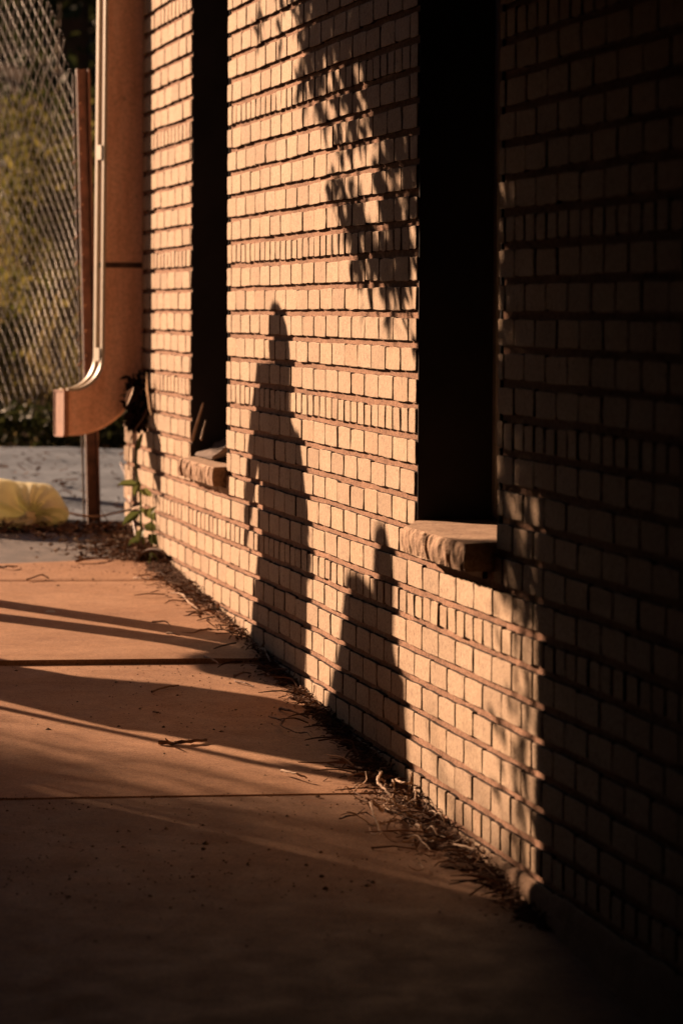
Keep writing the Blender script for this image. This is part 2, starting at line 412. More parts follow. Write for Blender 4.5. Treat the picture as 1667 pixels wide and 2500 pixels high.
def sill(name, y0, y1, prot, seed, label, yr=None):
    prot0 = prot
    mb = MB(); th = .064; zt = SILL; ny_ = int((y1-y0)/.012); nk = 9
    vs = []; fs = []
    xs_top = [.30, .12, .02, -prot*.6]
    prof = lambda y: None
    cols = []
    for i in range(ny_+1):
        y = y0 + (y1-y0)*i/ny_
        row = []
        prot = prot0*(1 if not yr or y < yr else max(.02, (y1-y)/(y1-yr)))
        xs_top = [.30, .12, .02, -prot*.6]
        for x in xs_top: row.append((x, y, zt + .0018*nz(y*9+seed, x*20, 4) - .002*(x < 0)))
        for k in range(nk+1):
            c = k/nk
            zz = zt - .003 - (th-.003)*c
            rough_ = (.003 + .004*c)*nz(y*22+seed, zz*9, 7.3) + .005*nz(y*85+seed, zz*22, 2.2) - .005*abs(nz(y*60, zz*10+seed, 1.2))
            x = -prot - rough_ - .004*math.sin(math.pi*min(1, c*1.05)) + .03*max(0, nz(y*55+seed, zz*16, 3.3)-.28)
            if k == 0: x = -prot + .004 - .004*nz(y*40+seed, 1, 1)
            yy = y + .006*nz(y*40+seed, zz*40, 8) * (0 < i < ny_)
            row.append((x, yy, zz))
        row.append((.05, y, zt-th))
        cols.append(row)
    n = len(cols[0])
    for r_ in cols: vs.extend(r_)
    for i in range(ny_):
        for j in range(n-1): a = i*n+j; fs.append((a, a+1, a+n+1, a+n))
    fs.append(tuple(range(n))); fs.append(tuple(ny_*n + j for j in range(n-1, -1, -1)))
    mb.add(vs, fs)
    o = mb.build(name, M['sill'], building); o['label'] = label
    return o
sill('window_sill', 8.21, 9.112, .068, 0.0, 'rough stone sill under the nearer window', 8.90)
sill('window_sill', 12.272, 13.13, .045, 5.0, 'rough stone sill under the farther window', 13.06)

# low garden wall that carries on the line past the corner
lw = empty('low_brick_wall', 'low brick wall continuing past the building corner behind the downspout', 'wall')
lb = MB(); y = YE + .012
for (z0, z1, hdr, k) in courses:
    if z1 > .80 or z1 < .2: continue
    step = SW/2; off = (0 if k % 2 else .25)*SW
    yy = YE + .012 - off
    while yy < 15.03:
        ya = max(yy + .004, YE+.014); yb = min(yy + step - .004, 15.03)
        if yb - ya > .02: brick(lb, ya, yb, z0+.007, z1-.007, True, xf=-.003 + .0)
        yy += step
lb.build('brickwork', [M['brick'], M['joint']], lw)
lm = MB(); lm.box(.006, YE+.016, .1, .2, 15.025, .785); lm.build('mortar_core', M['mortar'], lw)
cp = MB(); cp.box(-.004, YE+.012, .788, .21, 15.04, .806); cp.build('coping', M['parge'], lw)

# ------------------------------------------------------------------ ground
gb = MB()
ys = [-60,-40,-30,-20,-10,-5,0] + [i*.5 for i in range(2, 37)] + [18.4,18.8,19.2,19.6,20,20.5,21,22,23,24,25,26,28,30,34,40,60,100,200,400]
xs = [-400,-120,-50,-25,-14,-8,-5,-4,-3,-2.5,-2,-1.5,-1,-.5,0,.3,.6,1,1.5,2,3,5,8,14,25,50,120,400]
def terr(x, y):
    z = zg(y) - .03
    if y > 18.4:
        t = min(1, (y-18.4)/7.6); z += -.10*math.sin(min(1,(y-18.4)/1.2)*math.pi)*1.0 + 1.35*t*t*(3-2*t)
        if y > 26: z += (min(y, 60)-26)*.26
        z += .08*nz(x*.7, y*.7, 1)
    if y < 18.4: z += -.012 + .012*nz(x*1.1, y*1.1, 4)
    return z
vs = [(x, y, terr(x, y)) for y in ys for x in xs]; n = len(xs)
fs = [(j*n+i, j*n+i+1, (j+1)*n+i+1, (j+1)*n+i) for j in range(len(ys)-1) for i in range(n-1)]
gb.add(vs, fs); tag(gb.build('ground', M['soil'], smooth=True), kind='structure')

pv = MB()
JY = [-8.1, -5.9, -3.7, -1.5, .65, 2.8, 4.4, 6.5, 9.155, 11.30, 13.235, 13.72]
def slab(y0, y1, x0, x1, lift0, lift1, curved=False, mi=0):
    nx_, ny_ = 26, 16
    top = []
    for j in range(ny_+1):
        for i in range(nx_+1):
            x = x0+(x1-x0)*i/nx_; c = j/ny_
            ye = y1 + (.16*min(0, x+.3)*-0 + .012*nz(x*4, 3, 1) if curved else 0)
            if curved: ye = y1 + .22*min(1, max(0, (x+.75)/.75))**1.5 + .02*nz(x*5, 0, 2)
            yy = y0 + .022*x*-.3 + (ye-y0)*c
            e = .0028 if (j in (0, ny_)) else 0
            top.append((x, yy, zg(yy) + lift0 + (lift1-lift0)*c + .002*nz(x*2, yy*2, 1) - e))
    n = nx_+1; fs = [(j*n+i, j*n+i+1, (j+1)*n+i+1, (j+1)*n+i) for j in range(ny_) for i in range(nx_)]
    per = [i for i in range(n)] + [j*n+nx_ for j in range(1, ny_+1)] + [ny_*n+i for i in range(nx_-1, -1, -1)] + [j*n for j in range(ny_-1, 0, -1)]
    base = len(top)
    low = [(top[k][0], top[k][1], top[k][2]-.09) for k in per]
    for a in range(len(per)):
        b2 = (a+1) % len(per); fs.append((per[b2], per[a], base+a, base+b2))
    pv.add(top+low, fs, mi)
for i in range(len(JY)-1):
    gap = .006
    l0 = .014 if abs(JY[i]-11.30) < .01 else (.003 if abs(JY[i]-9.155) < .01 else .001)
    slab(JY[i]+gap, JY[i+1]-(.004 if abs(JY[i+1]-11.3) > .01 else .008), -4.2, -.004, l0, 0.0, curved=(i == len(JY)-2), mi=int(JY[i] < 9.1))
tag(pv.build('pavement', [M['concrete'], M['shade_concrete']]), kind='structure')
jb = MB(); jb.add([(-4.2, -8, zg(-8)-.034), (.02, -8, zg(-8)-.034), (.02, 13.5, zg(13.5)-.034), (-4.2, 13.5, zg(13.5)-.034)], [(0,1,2,3)])
tag(jb.build('pavement_bed', M['dark_gap']), kind='structure')

def ground_sheet(name, material, x0, x1, y0, y1, lift, amp, nx_=40, ny_=50, edge=.1):
    mb = MB(); vs = []
    for j in range(ny_+1):
        for i in range(nx_+1):
            x = x0+(x1-x0)*i/nx_; c = j/ny_
            ya = y0 + edge*nz(x*2.2, 1, 5) + .04*nz(x*9, 2, 5); yb = y1 + edge*2*nz(x*1.3, 7, 5)
            y = ya + (yb-ya)*c
            drop = .03*(j == 0 or j == ny_ or i == 0 or i == nx_)
            vs.append((x, y, zg(y) + lift + amp*nz(x*1.5, y*2.2, 8) + amp*.4*nz(x*6, y*7, 2) - drop))
    n = nx_+1
    mb.add(vs, [(j*n+i, j*n+i+1, (j+1)*n+i+1, (j+1)*n+i) for j in range(ny_) for i in range(nx_)])
    return tag(mb.build(name, material, smooth=True), kind='structure')
ground_sheet('asphalt_strip', M['grey_asphalt'], -4.0, -.02, 13.62, 14.75, -.012, .006)
ground_sheet('path', M['asphalt'], -6.0, .75, 14.9, 18.05, .012, .018, 60, 70, .14)

# ------------------------------------------------------------------ downspout (turned 15 degrees on the wall)
ds = empty('downspout', 'tan rectangular metal downspout with curved outlet at the corner of the brick wall', 'downspout')
TA = R(15)
e1 = Vector((-math.cos(TA), -math.sin(TA), 0)); e2 = Vector((math.sin(TA), -math.cos(TA), 0)); ez = Vector((0,0,1))
C0 = Vector((-.145, 14.45, 0)); ZB = 1.066; RI = .129
def ds_path(a, b_, s):
    """a: offset along the front normal, b: toward camera, s: arc length (negative = straight part going up)"""
    if s <= 0:
        lean = -.009*s*-1
        return C0 + e1*(a + .012*(s/1.4)*1.0) + e2*b_ + ez*(ZB - s)
    th = min(s/.22, math.pi/2); ext = max(0, s - .22*math.pi/2)
    cen = C0 + e1*RI + ez*ZB
    r = RI - a
    p = cen + e1*(-r*math.cos(th)) - ez*(r*math.sin(th)) + e2*b_
    if ext: p += e1*ext
    return p
SIDE, DEP = .166, .10
def rect_section(grow=0.0):
    """rounded rectangle, back corner near the wall well rounded"""
    pts = []
    def arc(ca, cb, r, t0, t1, n):
        for i in range(n+1):
            t = t0 + (t1-t0)*i/n; pts.append((ca + r*math.cos(t), cb + r*math.sin(t)))
    r1, r2 = .004, .018
    arc(-r1+grow, -r1+grow, r1, math.pi/2, 0, 2) if False else None
    arc(-r1, -r1+grow, r1, 0, math.pi/2, 3)
    arc(-SIDE+r2-grow, -r2+grow, r2, math.pi/2, math.pi, 8)
    arc(-SIDE+.012, -DEP+.012, .012, math.pi, 1.5*math.pi, 3)
    arc(-r1, -DEP+r1, r1, 1.5*math.pi, 2*math.pi, 3)
    return pts
sec = rect_section()
# pipe
pp = MB()
svals = [-(2.35) + i*2.35/30 for i in range(31)]
pp.loft([[ds_path(a, b_, s) for (a, b_) in sec] for s in svals], cap=True)
pp.build('pipe', M['pipe'], ds)
# elbow: slips over the pipe with a small lip
eb = MB()
es = [.0 + i*(.22*math.pi/2)/22 for i in range(23)] + [.22*math.pi/2 + .018]
def grown(g): 
    return [(a + (g if a > -SIDE/2 else -g)*(abs(a) < .01 or a < -SIDE+.01), b_ + (g if b_ > -DEP/2 else -g)*(b_ > -.01 or b_ < -DEP+.01)) for (a, b_) in sec]
G2 = [(a*1.02 + .0015, b_*1.04 + .002) for (a, b_) in sec]
G3 = [(a*1.06 + .005, b_*1.08 + .004) for (a, b_) in sec]
rings = [[ds_path(a, b_, -.03) for (a, b_) in sec], [ds_path(a, b_, -.03) for (a, b_) in G2]] + [[ds_path(a, b_, s) for (a, b_) in G2] for s in es]
eb.loft(rings, cap=False)
send = es[-1]
inn = [(a*1.0, b_*1.0) for (a, b_) in sec]
rm_ = MB(); rm_.loft([[ds_path(a, b_, send) for (a, b_) in G3], [ds_path(a, b_, send+.02) for (a, b_) in G3], [ds_path(a, b_, send+.02) for (a, b_) in inn], [ds_path(a, b_, send+.017) for (a, b_) in inn]], cap=True)
eb.loft([[ds_path(a, b_, send-.002) for (a, b_) in G2], [ds_path(a, b_, send) for (a, b_) in G3]], cap=False)
elbow = eb.build('elbow', M['pipe'], ds); rm_.build('outlet_rim', M['pipe_dark'], ds)
# front ribs following the bend
sv = [-(2.35) + i*2.35/20 for i in range(21)] + es
for (b0, b1) in ((-.003, -.026), (-.068, -.096)):
    rb = MB()
    rings = []
    for s in sv:
        up = .011 if s <= 0 else .012
        rings.append([ds_path(.0006, b0, s), ds_path(up, b0-.003, s), ds_path(up, b1+.003, s), ds_path(.0006, b1, s)])
    rb.loft(rings); rb.build('rib', M['cream'], ds)
for s, L in ((-.80, .055), (-.035, .065)):
    cl = MB(); 
    cl.loft([[ds_path(.009, -.022, s), ds_path(.0155, -.022, s), ds_path(.0155, -.078, s), ds_path(.009, -.078, s)],
             [ds_path(.009, -.022, s+L), ds_path(.0155, -.022, s+L), ds_path(.0155, -.078, s+L), ds_path(.009, -.078, s+L)]])
    cl.build('clip', M['cream'], ds)
# dark strap around the pipe
st = MB()
GS1 = [(a*1.012 + .001, b_*1.02 + .0012) for (a, b_) in sec]
st.loft([[ds_path(a, b_, -.358) for (a, b_) in GS1], [ds_path(a, b_, -.338) for (a, b_) in GS1]], cap=False)
st.build('strap', M['rust'], ds)

# ------------------------------------------------------------------ chain link fence
fence = empty('chain_link_fence', 'sagging galvanised chain link fence on a rusty post beyond the downspout', 'fence')
P_top = Vector((-.180, 14.95, 2.178)); P_bot = Vector((-.132, 14.95, .36))
pb = MB(); ax = (P_top - P_bot)
def usec(w, d):
    return [(w,0), (w,-d*.8), (w-.008,-d*.8), (w-.008,-.006), (-w+.006,-.006), (-w+.006,-d), (-w,-d), (-w,0)]
rings = [[P + Vector((a, b_, 0)) for (a, b_) in usec(.026, .05)] for P in (P_bot, P_bot+ax*.33, P_bot+ax*.66, P_top)]
pb.loft(rings); pb.build('post', M['rust'], fence)
pk = MB(); pk.tube([P_bot + Vector((-.036, -.004, 0)), P_bot + ax*.5 + Vector((-.036,-.004,0)), P_top + Vector((-.034,-.004,-.02))], .0045, 6)
pk.build('tension_bar', M['galv'], fence)
fd = Vector((-.345, .9386, 0)); fn = Vector((.9386, .345, 0))
def fpt(u, z, off=0.0):
    # attached to the leaning post at u = 0
    k = (z - P_bot.z)/(P_top.z - P_bot.z)
    base = P_bot + (P_top-P_bot)*k; base = Vector((base.x - .034, base.y, z))
    bag = .05*math.sin(min(1, u/1.2)*math.pi)*math.sin(max(0, min(1, (z-.7)/1.5))*math.pi)
    return base + fd*u + fn*(off + bag + .012*nz(u*3, z*3, 2))
fm = MB(); DH, DV = .0355, .0385
UM = 2.4
def zbot(u): return .925 - .14*u + .012*nz(u*14, 3, 1)
def ztop(u): return 2.20 + max(0, u)*1.35 if u < .42 else 2.9
i = 0; u = 0.0; par = 0
while u < UM:
    # one zig-zag wire
    z = .6; pts = []; side = par
    segs = []
    while z < 2.75:
        uu = u + (DH if side else 0)
        if zbot(uu) < z < ztop(uu):
            pts.append(fpt(uu, z + .003*nz(uu*30, z*30, 7), .0025 if side else -.0025))
        elif pts:
            segs.append(pts); pts = []
        side = 1-side; z += DV
    if pts: segs.append(pts)
    for p in segs:
        if len(p) > 1: fm.tube(p, .0019, 4, cap=False)
    u += DH; par = 1-par
fm.build('wire_mesh', M['galv'], fence)
for k in range(11):
    z = 1.04 + k*.098; tw = MB()
    a = fpt(0, z); tw.tube([a + Vector((-.01,0,-.012)), a + Vector((.006,-.012,.004)), a + Vector((.022,-.01,.030))], .0034, 5)
    tw.build('tie_wire', M['twig'], fence)
p2 = MB(); q = fpt(UM, 1.0); p2.box(q.x-.03, q.y-.03, .3, q.x+.03, q.y+.03, 2.9); p2.build('post', M['rust'], fence)

# ------------------------------------------------------------------ yellow sack
sk = empty('sack', 'knotted pale yellow cloth sack lying on the ground by the fence post', 'sack')
def sack_body():
    mb = MB(); nr, nv = 34, 150; G = Vector((-.372, 14.93, zg(14.93)+.042)); rings = []
    rr_ = random.Random(3); amp = [rr_.uniform(.5, 1.2) for _ in range(40)]
    def outline(ph):
        rx = .145 if math.cos(ph) > 0 else .37
        rz = .118 if math.sin(ph) > 0 else .052
        e = 2.5
        return 1/((abs(math.cos(ph))/rx)**e + (abs(math.sin(ph))/rz)**e)**(1/e)
    def fold(ph):
        return .7*math.cos(ph*6 + 1.6*math.sin(ph*2+.5)) + .35*math.cos(ph*14 + 2*math.sin(ph*3)) + .35*math.cos(ph*3+1)
    for i in range(nr+1):
        rho = i/nr; ring = []
        for k in range(nv):
            ph = 2*math.pi*k/nv; Ro = outline(ph)*(1 + .014*fold(ph) + .03*nz(math.cos(ph)*2, math.sin(ph)*2, 4))
            d = .15*math.sqrt(max(0, 1-rho**2.4))*(1 - .72*math.exp(-(rho/.24)**2))
            d += .05*fold(ph + .7*rho)*min(1, rho*4)*(1-rho)**.45 + .012*nz(math.cos(ph)*3*rho, math.sin(ph)*3*rho, 9)
            # slumped front lobe below the gather
            lob = math.exp(-((ph-4.1)/.55)**2)*math.exp(-((rho-.55)/.3)**2); d += .05*lob
            zz_ = math.sin(ph)*Ro*rho; xx_ = math.cos(ph)*Ro*rho
            sl_ = .018*max(0, -xx_ - .02)/.1
            ring.append(G + Vector((xx_, -d + .04 + .75*max(0, zz_), zz_ + sl_*(zz_ > 0) - .012*lob - .35*max(0, xx_-.08)*(zz_ > .03))))
        rings.append(ring)
    for i in range(1, 7):
        rho = 1 - i/7; ring = []
        for k in range(nv):
            ph = 2*math.pi*k/nv; Ro = outline(ph)*(1 + .014*fold(ph)); ring.append(G + Vector((math.cos(ph)*Ro*rho, 0.04 + .75*max(0, math.sin(ph)*Ro*rho) + .10*math.sqrt(1-rho*rho), math.sin(ph)*Ro*rho - .35*max(0, math.cos(ph)*Ro*rho-.08)*(math.sin(ph)*Ro*rho > .03) + .18*max(0, -math.cos(ph)*Ro*rho-.02)*(math.sin(ph)*Ro*rho > 0))))
        rings.append(ring)
    mb.loft(rings); return mb
sack_body().build('cloth', M['sack'], sk, smooth=True)
kb = MB(); kc = Vector((-.372, 14.90, zg(14.9)+.05)); rings = []
for i in range(9):
    t = i/8; rr = [.010,.012,.010,.008,.012,.022,.030,.034,.02][i]
    rings.append([kc + Vector((math.cos(2*math.pi*k/20)*rr*(1+.25*math.cos(k*2.1)*t) - .03*t, -.075*t + .01*math.sin(k*1.9)*t, math.sin(2*math.pi*k/20)*rr*(1+.2*math.sin(k*1.6)*t) - .03*t)) for k in range(20)])
kb.loft(rings); kb.build('knot', M['sack'], sk, smooth=True)

# ------------------------------------------------------------------ cables at the corner
def ground_pts(pts, h=0.0): return [on_ground(x*K, y*K, h) for x, y in pts]
def smooth_path(pts, n=6):
    pts = [Vector(p) for p in pts]; out = []
    for i in range(len(pts)-1):
        p0 = pts[max(i-1,0)]; p1 = pts[i]; p2_ = pts[i+1]; p3 = pts[min(i+2, len(pts)-1)]
        for k in range(n):
            t = k/n
            out.append(.5*((2*p1) + (-p0+p2_)*t + (2*p0-5*p1+4*p2_-p3)*t*t + (-p0+3*p1-3*p2_+p3)*t*t*t))
    out.append(pts[-1]); return out
w1_ = MB(); w1_.tube(smooth_path([at_depth(160*K,1178*K,14.86), at_depth(190*K,1184*K,14.86), at_depth(225*K,1186*K,14.87), at_depth(260*K,1179*K,14.83), at_depth(300*K,1170*K,14.70), at_depth(335*K,1160*K,14.3)]), .0045, 6)
tag(w1_.build('cable', M['twig']), 'thin pale cable strung from the sack past the post to the wall', 'cable')
w2_ = MB(); w2_.tube(smooth_path([at_depth(277*K,1062*K,15.3), at_depth(292*K,1105*K,15.1), at_depth(300*K,1160*K,14.75), at_depth(312*K,1230*K,14.45)]), .003, 6)
tag(w2_.build('cable', M['wire']), 'thin dark cable hanging down in front of the low brick wall', 'cable')

# ------------------------------------------------------------------ weed at the corner
wd = empty('weed_plant', 'leafy green weed growing up against the corner of the brick wall', 'plant')
ws = MB()
stem = smooth_path([(-.035, 14.08, .345), (-.05, 14.1, .45), (-.045, 14.16, .55), (-.065, 14.13, .66), (-.06, 14.14, .76)])
ws.tube(stem, [.005]*len(stem), 5)
ws.build('stem', M['plant'], wd); ws = MB()
ws.tube(smooth_path([(-.03, 14.0, .34), (-.02, 14.0, .42), (-.028, 13.98, .5)]), .003, 5); ws.build('stem', M['plant'], wd); ws = MB(); ws.tube(smooth_path([(-.03, 13.72, .335), (-.06, 13.7, .37), (-.07, 13.69, .345)]), .004, 5)
ws.build('stem', M['plant'], wd)
wl = MB()
for (p, d, L, W) in [((-.06,14.14,.72),(.15,-.5,.9),.13,.035), ((-.05,14.15,.60),(-1,-.25,.05),.13,.055), ((-.05,14.15,.61),(-.4,-.5,-.8),.10,.05), ((-.05,14.14,.58),(1,-.4,-.5),.08,.045),
                     ((-.05,14.12,.50),(-.75,-.4,-.45),.14,.06), ((-.05,14.12,.51),(.9,-.3,-.55),.13,.055), ((-.045,14.1,.44),(-.35,-.6,-.7),.10,.06), ((-.04,14.1,.45),(.8,-.6,-.25),.09,.06),
                     ((-.03,14.08,.40),(.9,-.5,.1),.10,.05), ((-.03,14.05,.42),(.5,-.5,-.6),.09,.05), ((-.05,14.1,.40),(-.8,-.4,-.3),.09,.05), ((-.028,13.98,.5),(.3,-.6,.6),.06,.03), ((-.06,13.71,.37),(-.2,-.5,-.5),.09,.016),
                     ((-.05,13.9,.345),(-.4,-.6,.5),.08,.02)]:
    wl.leaf(Vector(p), Vector(d), Vector((-.35,-.75,.6)) + rv(.3), L*.66, W*.7)
wl.build('leaves', M['plant'], wd)
# curved shard on the ground
sd = MB(); c0 = Vector((-.055, 13.74, zg(13.74)-.005)); rings = []
for i in range(13):
    t = math.pi*(.05 + .9*i/12); r = .058
    o = Vector((-math.cos(t)*r, .012*math.cos(t), math.sin(t)*.05))
    i_ = o*.82
    rings.append([c0 + o, c0 + o + Vector((.02,.09,0)), c0 + i_ + Vector((.02,.09,0)), c0 + i_])
sd.loft(rings); tag(sd.build('tile_shard', M['rust']), 'curved broken clay tile lying at the foot of the wall corner', 'tile')
# dry weeds stuck behind the outlet of the downspout
dw = empty('dry_weed', 'dry weed stalk with pale withered leaves behind the downspout outlet', 'plant')
dsb = MB(); dsb.tube(smooth_path([at_depth(352*K,895*K,14.2), at_depth(335*K,950*K,14.25), at_depth(302*K,1005*K,14.3), at_depth(296*K,1080*K,14.35)]), .0022, 5); dsb.build('stalk', M['darktwig'], dw)
dlb = MB()
a, b_ = at_depth(337*K,852*K,14.14), at_depth(342*K,974*K,14.14); dlb.leaf(a, b_-a, Vector((-.9,.1,.3)), (b_-a).length, .045)
a, b_ = at_depth(308*K,982*K-95*K,14.2), at_depth(290*K,925*K,14.2); dlb.leaf(a, b_-a, Vector((-.8,-.3,.5)), (b_-a).length*1.15, .05)
dlb.build('leaves', M['dryleaf'], dw)
clb = MB()
for i in range(420):
    p = at_depth(rng.uniform(296, 343)*K, rng.triangular(850, 985, 945)*K, 14.36 + rng.gauss(0, .03)); p.x = min(p.x, -.012)
    d = rdir(); d.z -= .8; clb.leaf(p, d, rdir(), rng.uniform(.02,.05), rng.uniform(.012,.024))
clb.build('dark_clump', M['clump_leaf'], dw)  # cluster of near-black leaves behind the elbow

# ------------------------------------------------------------------ clutter in the farther window
ps = MB(); nx_, ny_ = 22, 14; vs = []
for j in range(ny_+1):
    for i in range(nx_+1):
        a = i/nx_; c = j/ny_
        y = 13.10 - .80*a; x = .012 + .13*c + .02*nz(a*4, c*4, 2)
        h = .075*(1-a)*(1-a)*c + (.085*max(0, (a-.5)/.5)**1.3)*(.25+.75*(1-c*.3)) + .012*nz(a*9, c*5, 1)*(.3+c)
        vs.append((x, y, SILL + .006 + max(0, h)))
n = nx_+1
ps.add(vs, [(j*n+i, j*n+i+1, (j+1)*n+i+1, (j+1)*n+i) for j in range(ny_) for i in range(nx_)])
tag(ps.build('plastic_sheet', M['plastic'], smooth=True), 'crumpled pale plastic sheet lying in the farther window opening', 'plastic sheet')
for lab, a, b_, r in (('long thin stick leaning up in the farther window', (441,1012), (467,925), .006), ('short thin stick behind the long one in the farther window', (462,1010), (473,965), .004)):
    s_ = MB(); pa = on_wall(a[0]*K, a[1]*K, .004); pb_ = on_wall(b_[0]*K, b_[1]*K, .03)
    s_.tube([pa, (pa+pb_)/2 + Vector((0,.004,0)), pb_], [r, r*.9, r*.6], 6)
    tag(s_.build('stick', M['twig']), lab, 'stick')

# ------------------------------------------------------------------ twigs, litter and grit
def twig_obj(name, pts, r, lab, m='twig', lift=.006, hump=0.0, grp=None):
    P = []
    for i, (x, y) in enumerate(pts):
        p = on_ground(x, y); t = i/(len(pts)-1)
        P.append(Vector((min(p.x, -.012), p.y, zg(p.y) + lift + hump*math.sin(t*math.pi))))
    P = smooth_path(P, 4); n = len(P); r *= .68
    P = [p + rv(r*.45) for p in P]
    mb = MB(); mb.tube(P, [r*(1 - .45*i/n)*rng.uniform(.75,1.3) for i in range(n)], 6)
    if n > 9:
        for k_ in range(2):
            q_ = P[rng.randint(2, n-3)]; e_ = q_ + Vector((rng.uniform(-.03,.02), rng.uniform(-.05,.05), rng.uniform(-.004,.02)))
            e_.z = max(e_.z, zg(e_.y)+.004); mb.tube([q_, (q_+e_)/2 + rv(.004), e_], [r*.6, r*.5, r*.3], 5)
    return tag(mb.build(name, M[m]), lab, 'twig' if name == 'twig' else 'stick', grp)
def z13(p): return [(880 + x/3.92, 1850 + y/3.92) for x, y in p]
def z6(p): return [(x/1.96, 1300 + y/1.96) for x, y in p]
tw_list = [
 (z13([(185,235),(195,290),(160,440),(190,500),(270,565),(340,595),(490,610)]), .0062, 'long pale curved twig on top of the debris heap at the foot of the wall', .045),
 (z13([(215,560),(150,555),(105,560),(105,620),(150,700),(200,790)]), .0062, 'pale hooked twig bent down onto the pavement beside the debris heap', .02),
 (z13([(310,300),(345,330),(370,390),(440,415),(490,400),(520,370),(470,365)]), .0055, 'pale curled twig closest to the wall on the debris heap', .03),
 (z13([(300,340),(310,380),(335,400)]), .005, 'very short pale twig inside the curl of a longer twig', .03),
 (z13([(545,395),(520,490),(525,530)]), .0045, 'short forked pale twig against the wall on the debris heap', .03),
 (z13([(405,480),(430,540),(455,565),(500,500)]), .0048, 'short V shaped pale twig in the middle of the debris heap', .03),
 (z13([(690,635),(760,668),(830,695)]), .0042, 'thin pale twig lying along the mortar footing of the wall', .02),
 (z13([(800,895),(930,955),(1080,1020),(1140,1040),(1075,1085)]), .0045, 'nearest long pale twig with a hooked end at the shadow edge', .02),
 (z13([(630,755),(690,785),(750,830)]), .0045, 'thin twig behind the nearest hooked twig', .015),
 (z13([(530,710),(555,740),(580,765)]), .006, 'stubby pale twig piece on bare pavement before the debris', .008),
 (z6([(730,770),(800,752),(855,740)]), .005, 'dark bent twig lying inside the wide shadow on the pavement', .004),
 (z6([(980,615),(1012,636),(1048,652)]), .0045, 'small pale twig just below the raised slab edge', .006),
 (z6([(1120,692),(1160,698),(1200,680)]), .005, 'dark forked twig near the wall below the raised slab', .01),
 (z6([(1125,720),(1165,732),(1215,745)]), .0045, 'thin dark twig nearest the forked twig below the raised slab', .004),
 (z6([(1345,1165),(1405,1188),(1465,1200)]), .0055, 'pale twig lying left of the debris heap', .006),
 (z6([(800,505),(830,512),(860,515)]), .005, 'tiny pale twig on the slab above the step', .006),
 (z6([(830,490),(920,497),(1000,478),(1100,500)]), .0045, 'long dark twig crossing the far leg shadow', .008),
 (z6([(880,410),(930,405),(985,395)]), .005, 'dark twig beside the leaf litter on the farther slab', .008),
 (z6([(820,310),(870,325),(900,360),(945,385)]), .0048, 'pale angular twig beside the leaf litter on the farther slab', .008),
 (z6([(640,235),(700,250),(780,258),(870,270)]), .0048, 'long thin twig below the farthest pavement joint', .006),
 (z6([(730,450),(790,455),(820,470)]), .004, 'thin curved twig inside the far leg shadow', .006),
 (z6([(1340,850),(1400,878),(1480,897)]), .0048, 'dark twig in the second figure shadow near the wall', .008),
 (z6([(1285,905),(1350,935),(1345,960),(1420,985)]), .0045, 'pale thin twig in the darkest part of the wide shadow', .008),
 (z6([(1430,985),(1470,995),(1495,1012)]), .004, 'short pale twig at the right end of the wide shadow', .006),
 (z6([(1235,585),(1285,600),(1293,640)]), .0042, 'bent pale twig in the shadow at the foot of the wall', .012),
 (z6([(735,865),(755,875),(772,872)]), .004, 'tiny curved dark twig in the middle of the wide shadow', .003),
 (z6([(130,232),(200,222),(235,226)]), .0055, 'dark twig lying across the farthest pavement joint', .008),
 (z6([(360,146),(440,140),(520,128)]), .007, 'dark sprig lying on the far end of the pavement', .008),
 (z6([(0,172),(40,176),(85,172)]), .006, 'dark twig at the left edge of the far pavement', .006),
 (z13([(-180,60),(-60,40),(0,75)]), .004, 'thin dark twig arching at the left of the debris heap', .03),
 (z13([(-200,600),(-60,610),(60,590),(180,640)]), .0035, 'thin dark twig stretching left from the debris heap', .012),
 (z13([(100,880),(320,895),(540,900)]), .0035, 'thin dark twig in the fading light before the debris heap', .006),
]
for pts, r, lab, hump in tw_list:
    dk = ' dark ' in lab or lab.startswith('dark')
    twig_obj('twig', pts, r, lab, 'darktwig' if dk else 'twig', .005 if dk else .014, hump, 'twigs scattered along the wall foot')
twig_obj('stick', z6([(755,1021),(850,1021),(930,1014),(992,1008)]), .0085, 'thick dark stick lying alone on the middle pavement slab', 'darktwig', .008)

lit = MB()
def litter_mound():
    ny_, nx_ = 420, 7; vs = []
    for i in range(ny_+1):
        y = 7.6 + 6.4*i/ny_; w = heap(y)*(.72 + .5*nz(y*9, 3, 1) + .3*nz(y*25, 8, 1)) + .008
        for j in range(nx_+1):
            c = j/nx_; x = -.001 - w*c*(1 + .25*nz(y*30, c*3, 5))
            h = (.009 if y < 9.7 else .006)*(1-c)**1.3*(1 + .8*nz(y*14, c*4, 2)) + .003*max(0, nz(y*45, x*60, 9))
            vs.append((x, y, zg(y) + .003 + max(0, h) - (.012 if j == nx_ else 0)))
    n = nx_+1
    lit.add(vs, [(i*n+j, (i+1)*n+j, (i+1)*n+j+1, i*n+j+1) for i in range(ny_) for j in range(nx_)], 1)
def litter_piece(x, y, s, h=0.0):
    d = rdir(); d.z *= .35; n_ = Vector((rng.uniform(-.5,.5), rng.uniform(-.5,.5), 1)).normalized()
    p = Vector((x, y, zg(y) + .007 + h))
    if rng.random() < .55: lit.leaf(p, d, n_, s, s*rng.uniform(.25,.6))
    else:
        q_ = p + d.normalized()*s*1.4; q_.z = max(q_.z, zg(q_.y)+.003); lit.tube([p, (p+q_)/2 + rv(.004), q_], s*.07, 4)
def heap(y): 
    # width of the strip of litter along the wall
    if y > 13.6: return .10
    if y > 11.3: return .05 + .05*abs(nz(y*2, 0, 1)) + .05*max(0, (y-12.2))
    if y > 9.6: return .055 + .04*nz(y*3, 1, 1)
    if y > 8.2: return .11 + .05*nz(y*4, 2, 1)
    return .05
litter_mound()
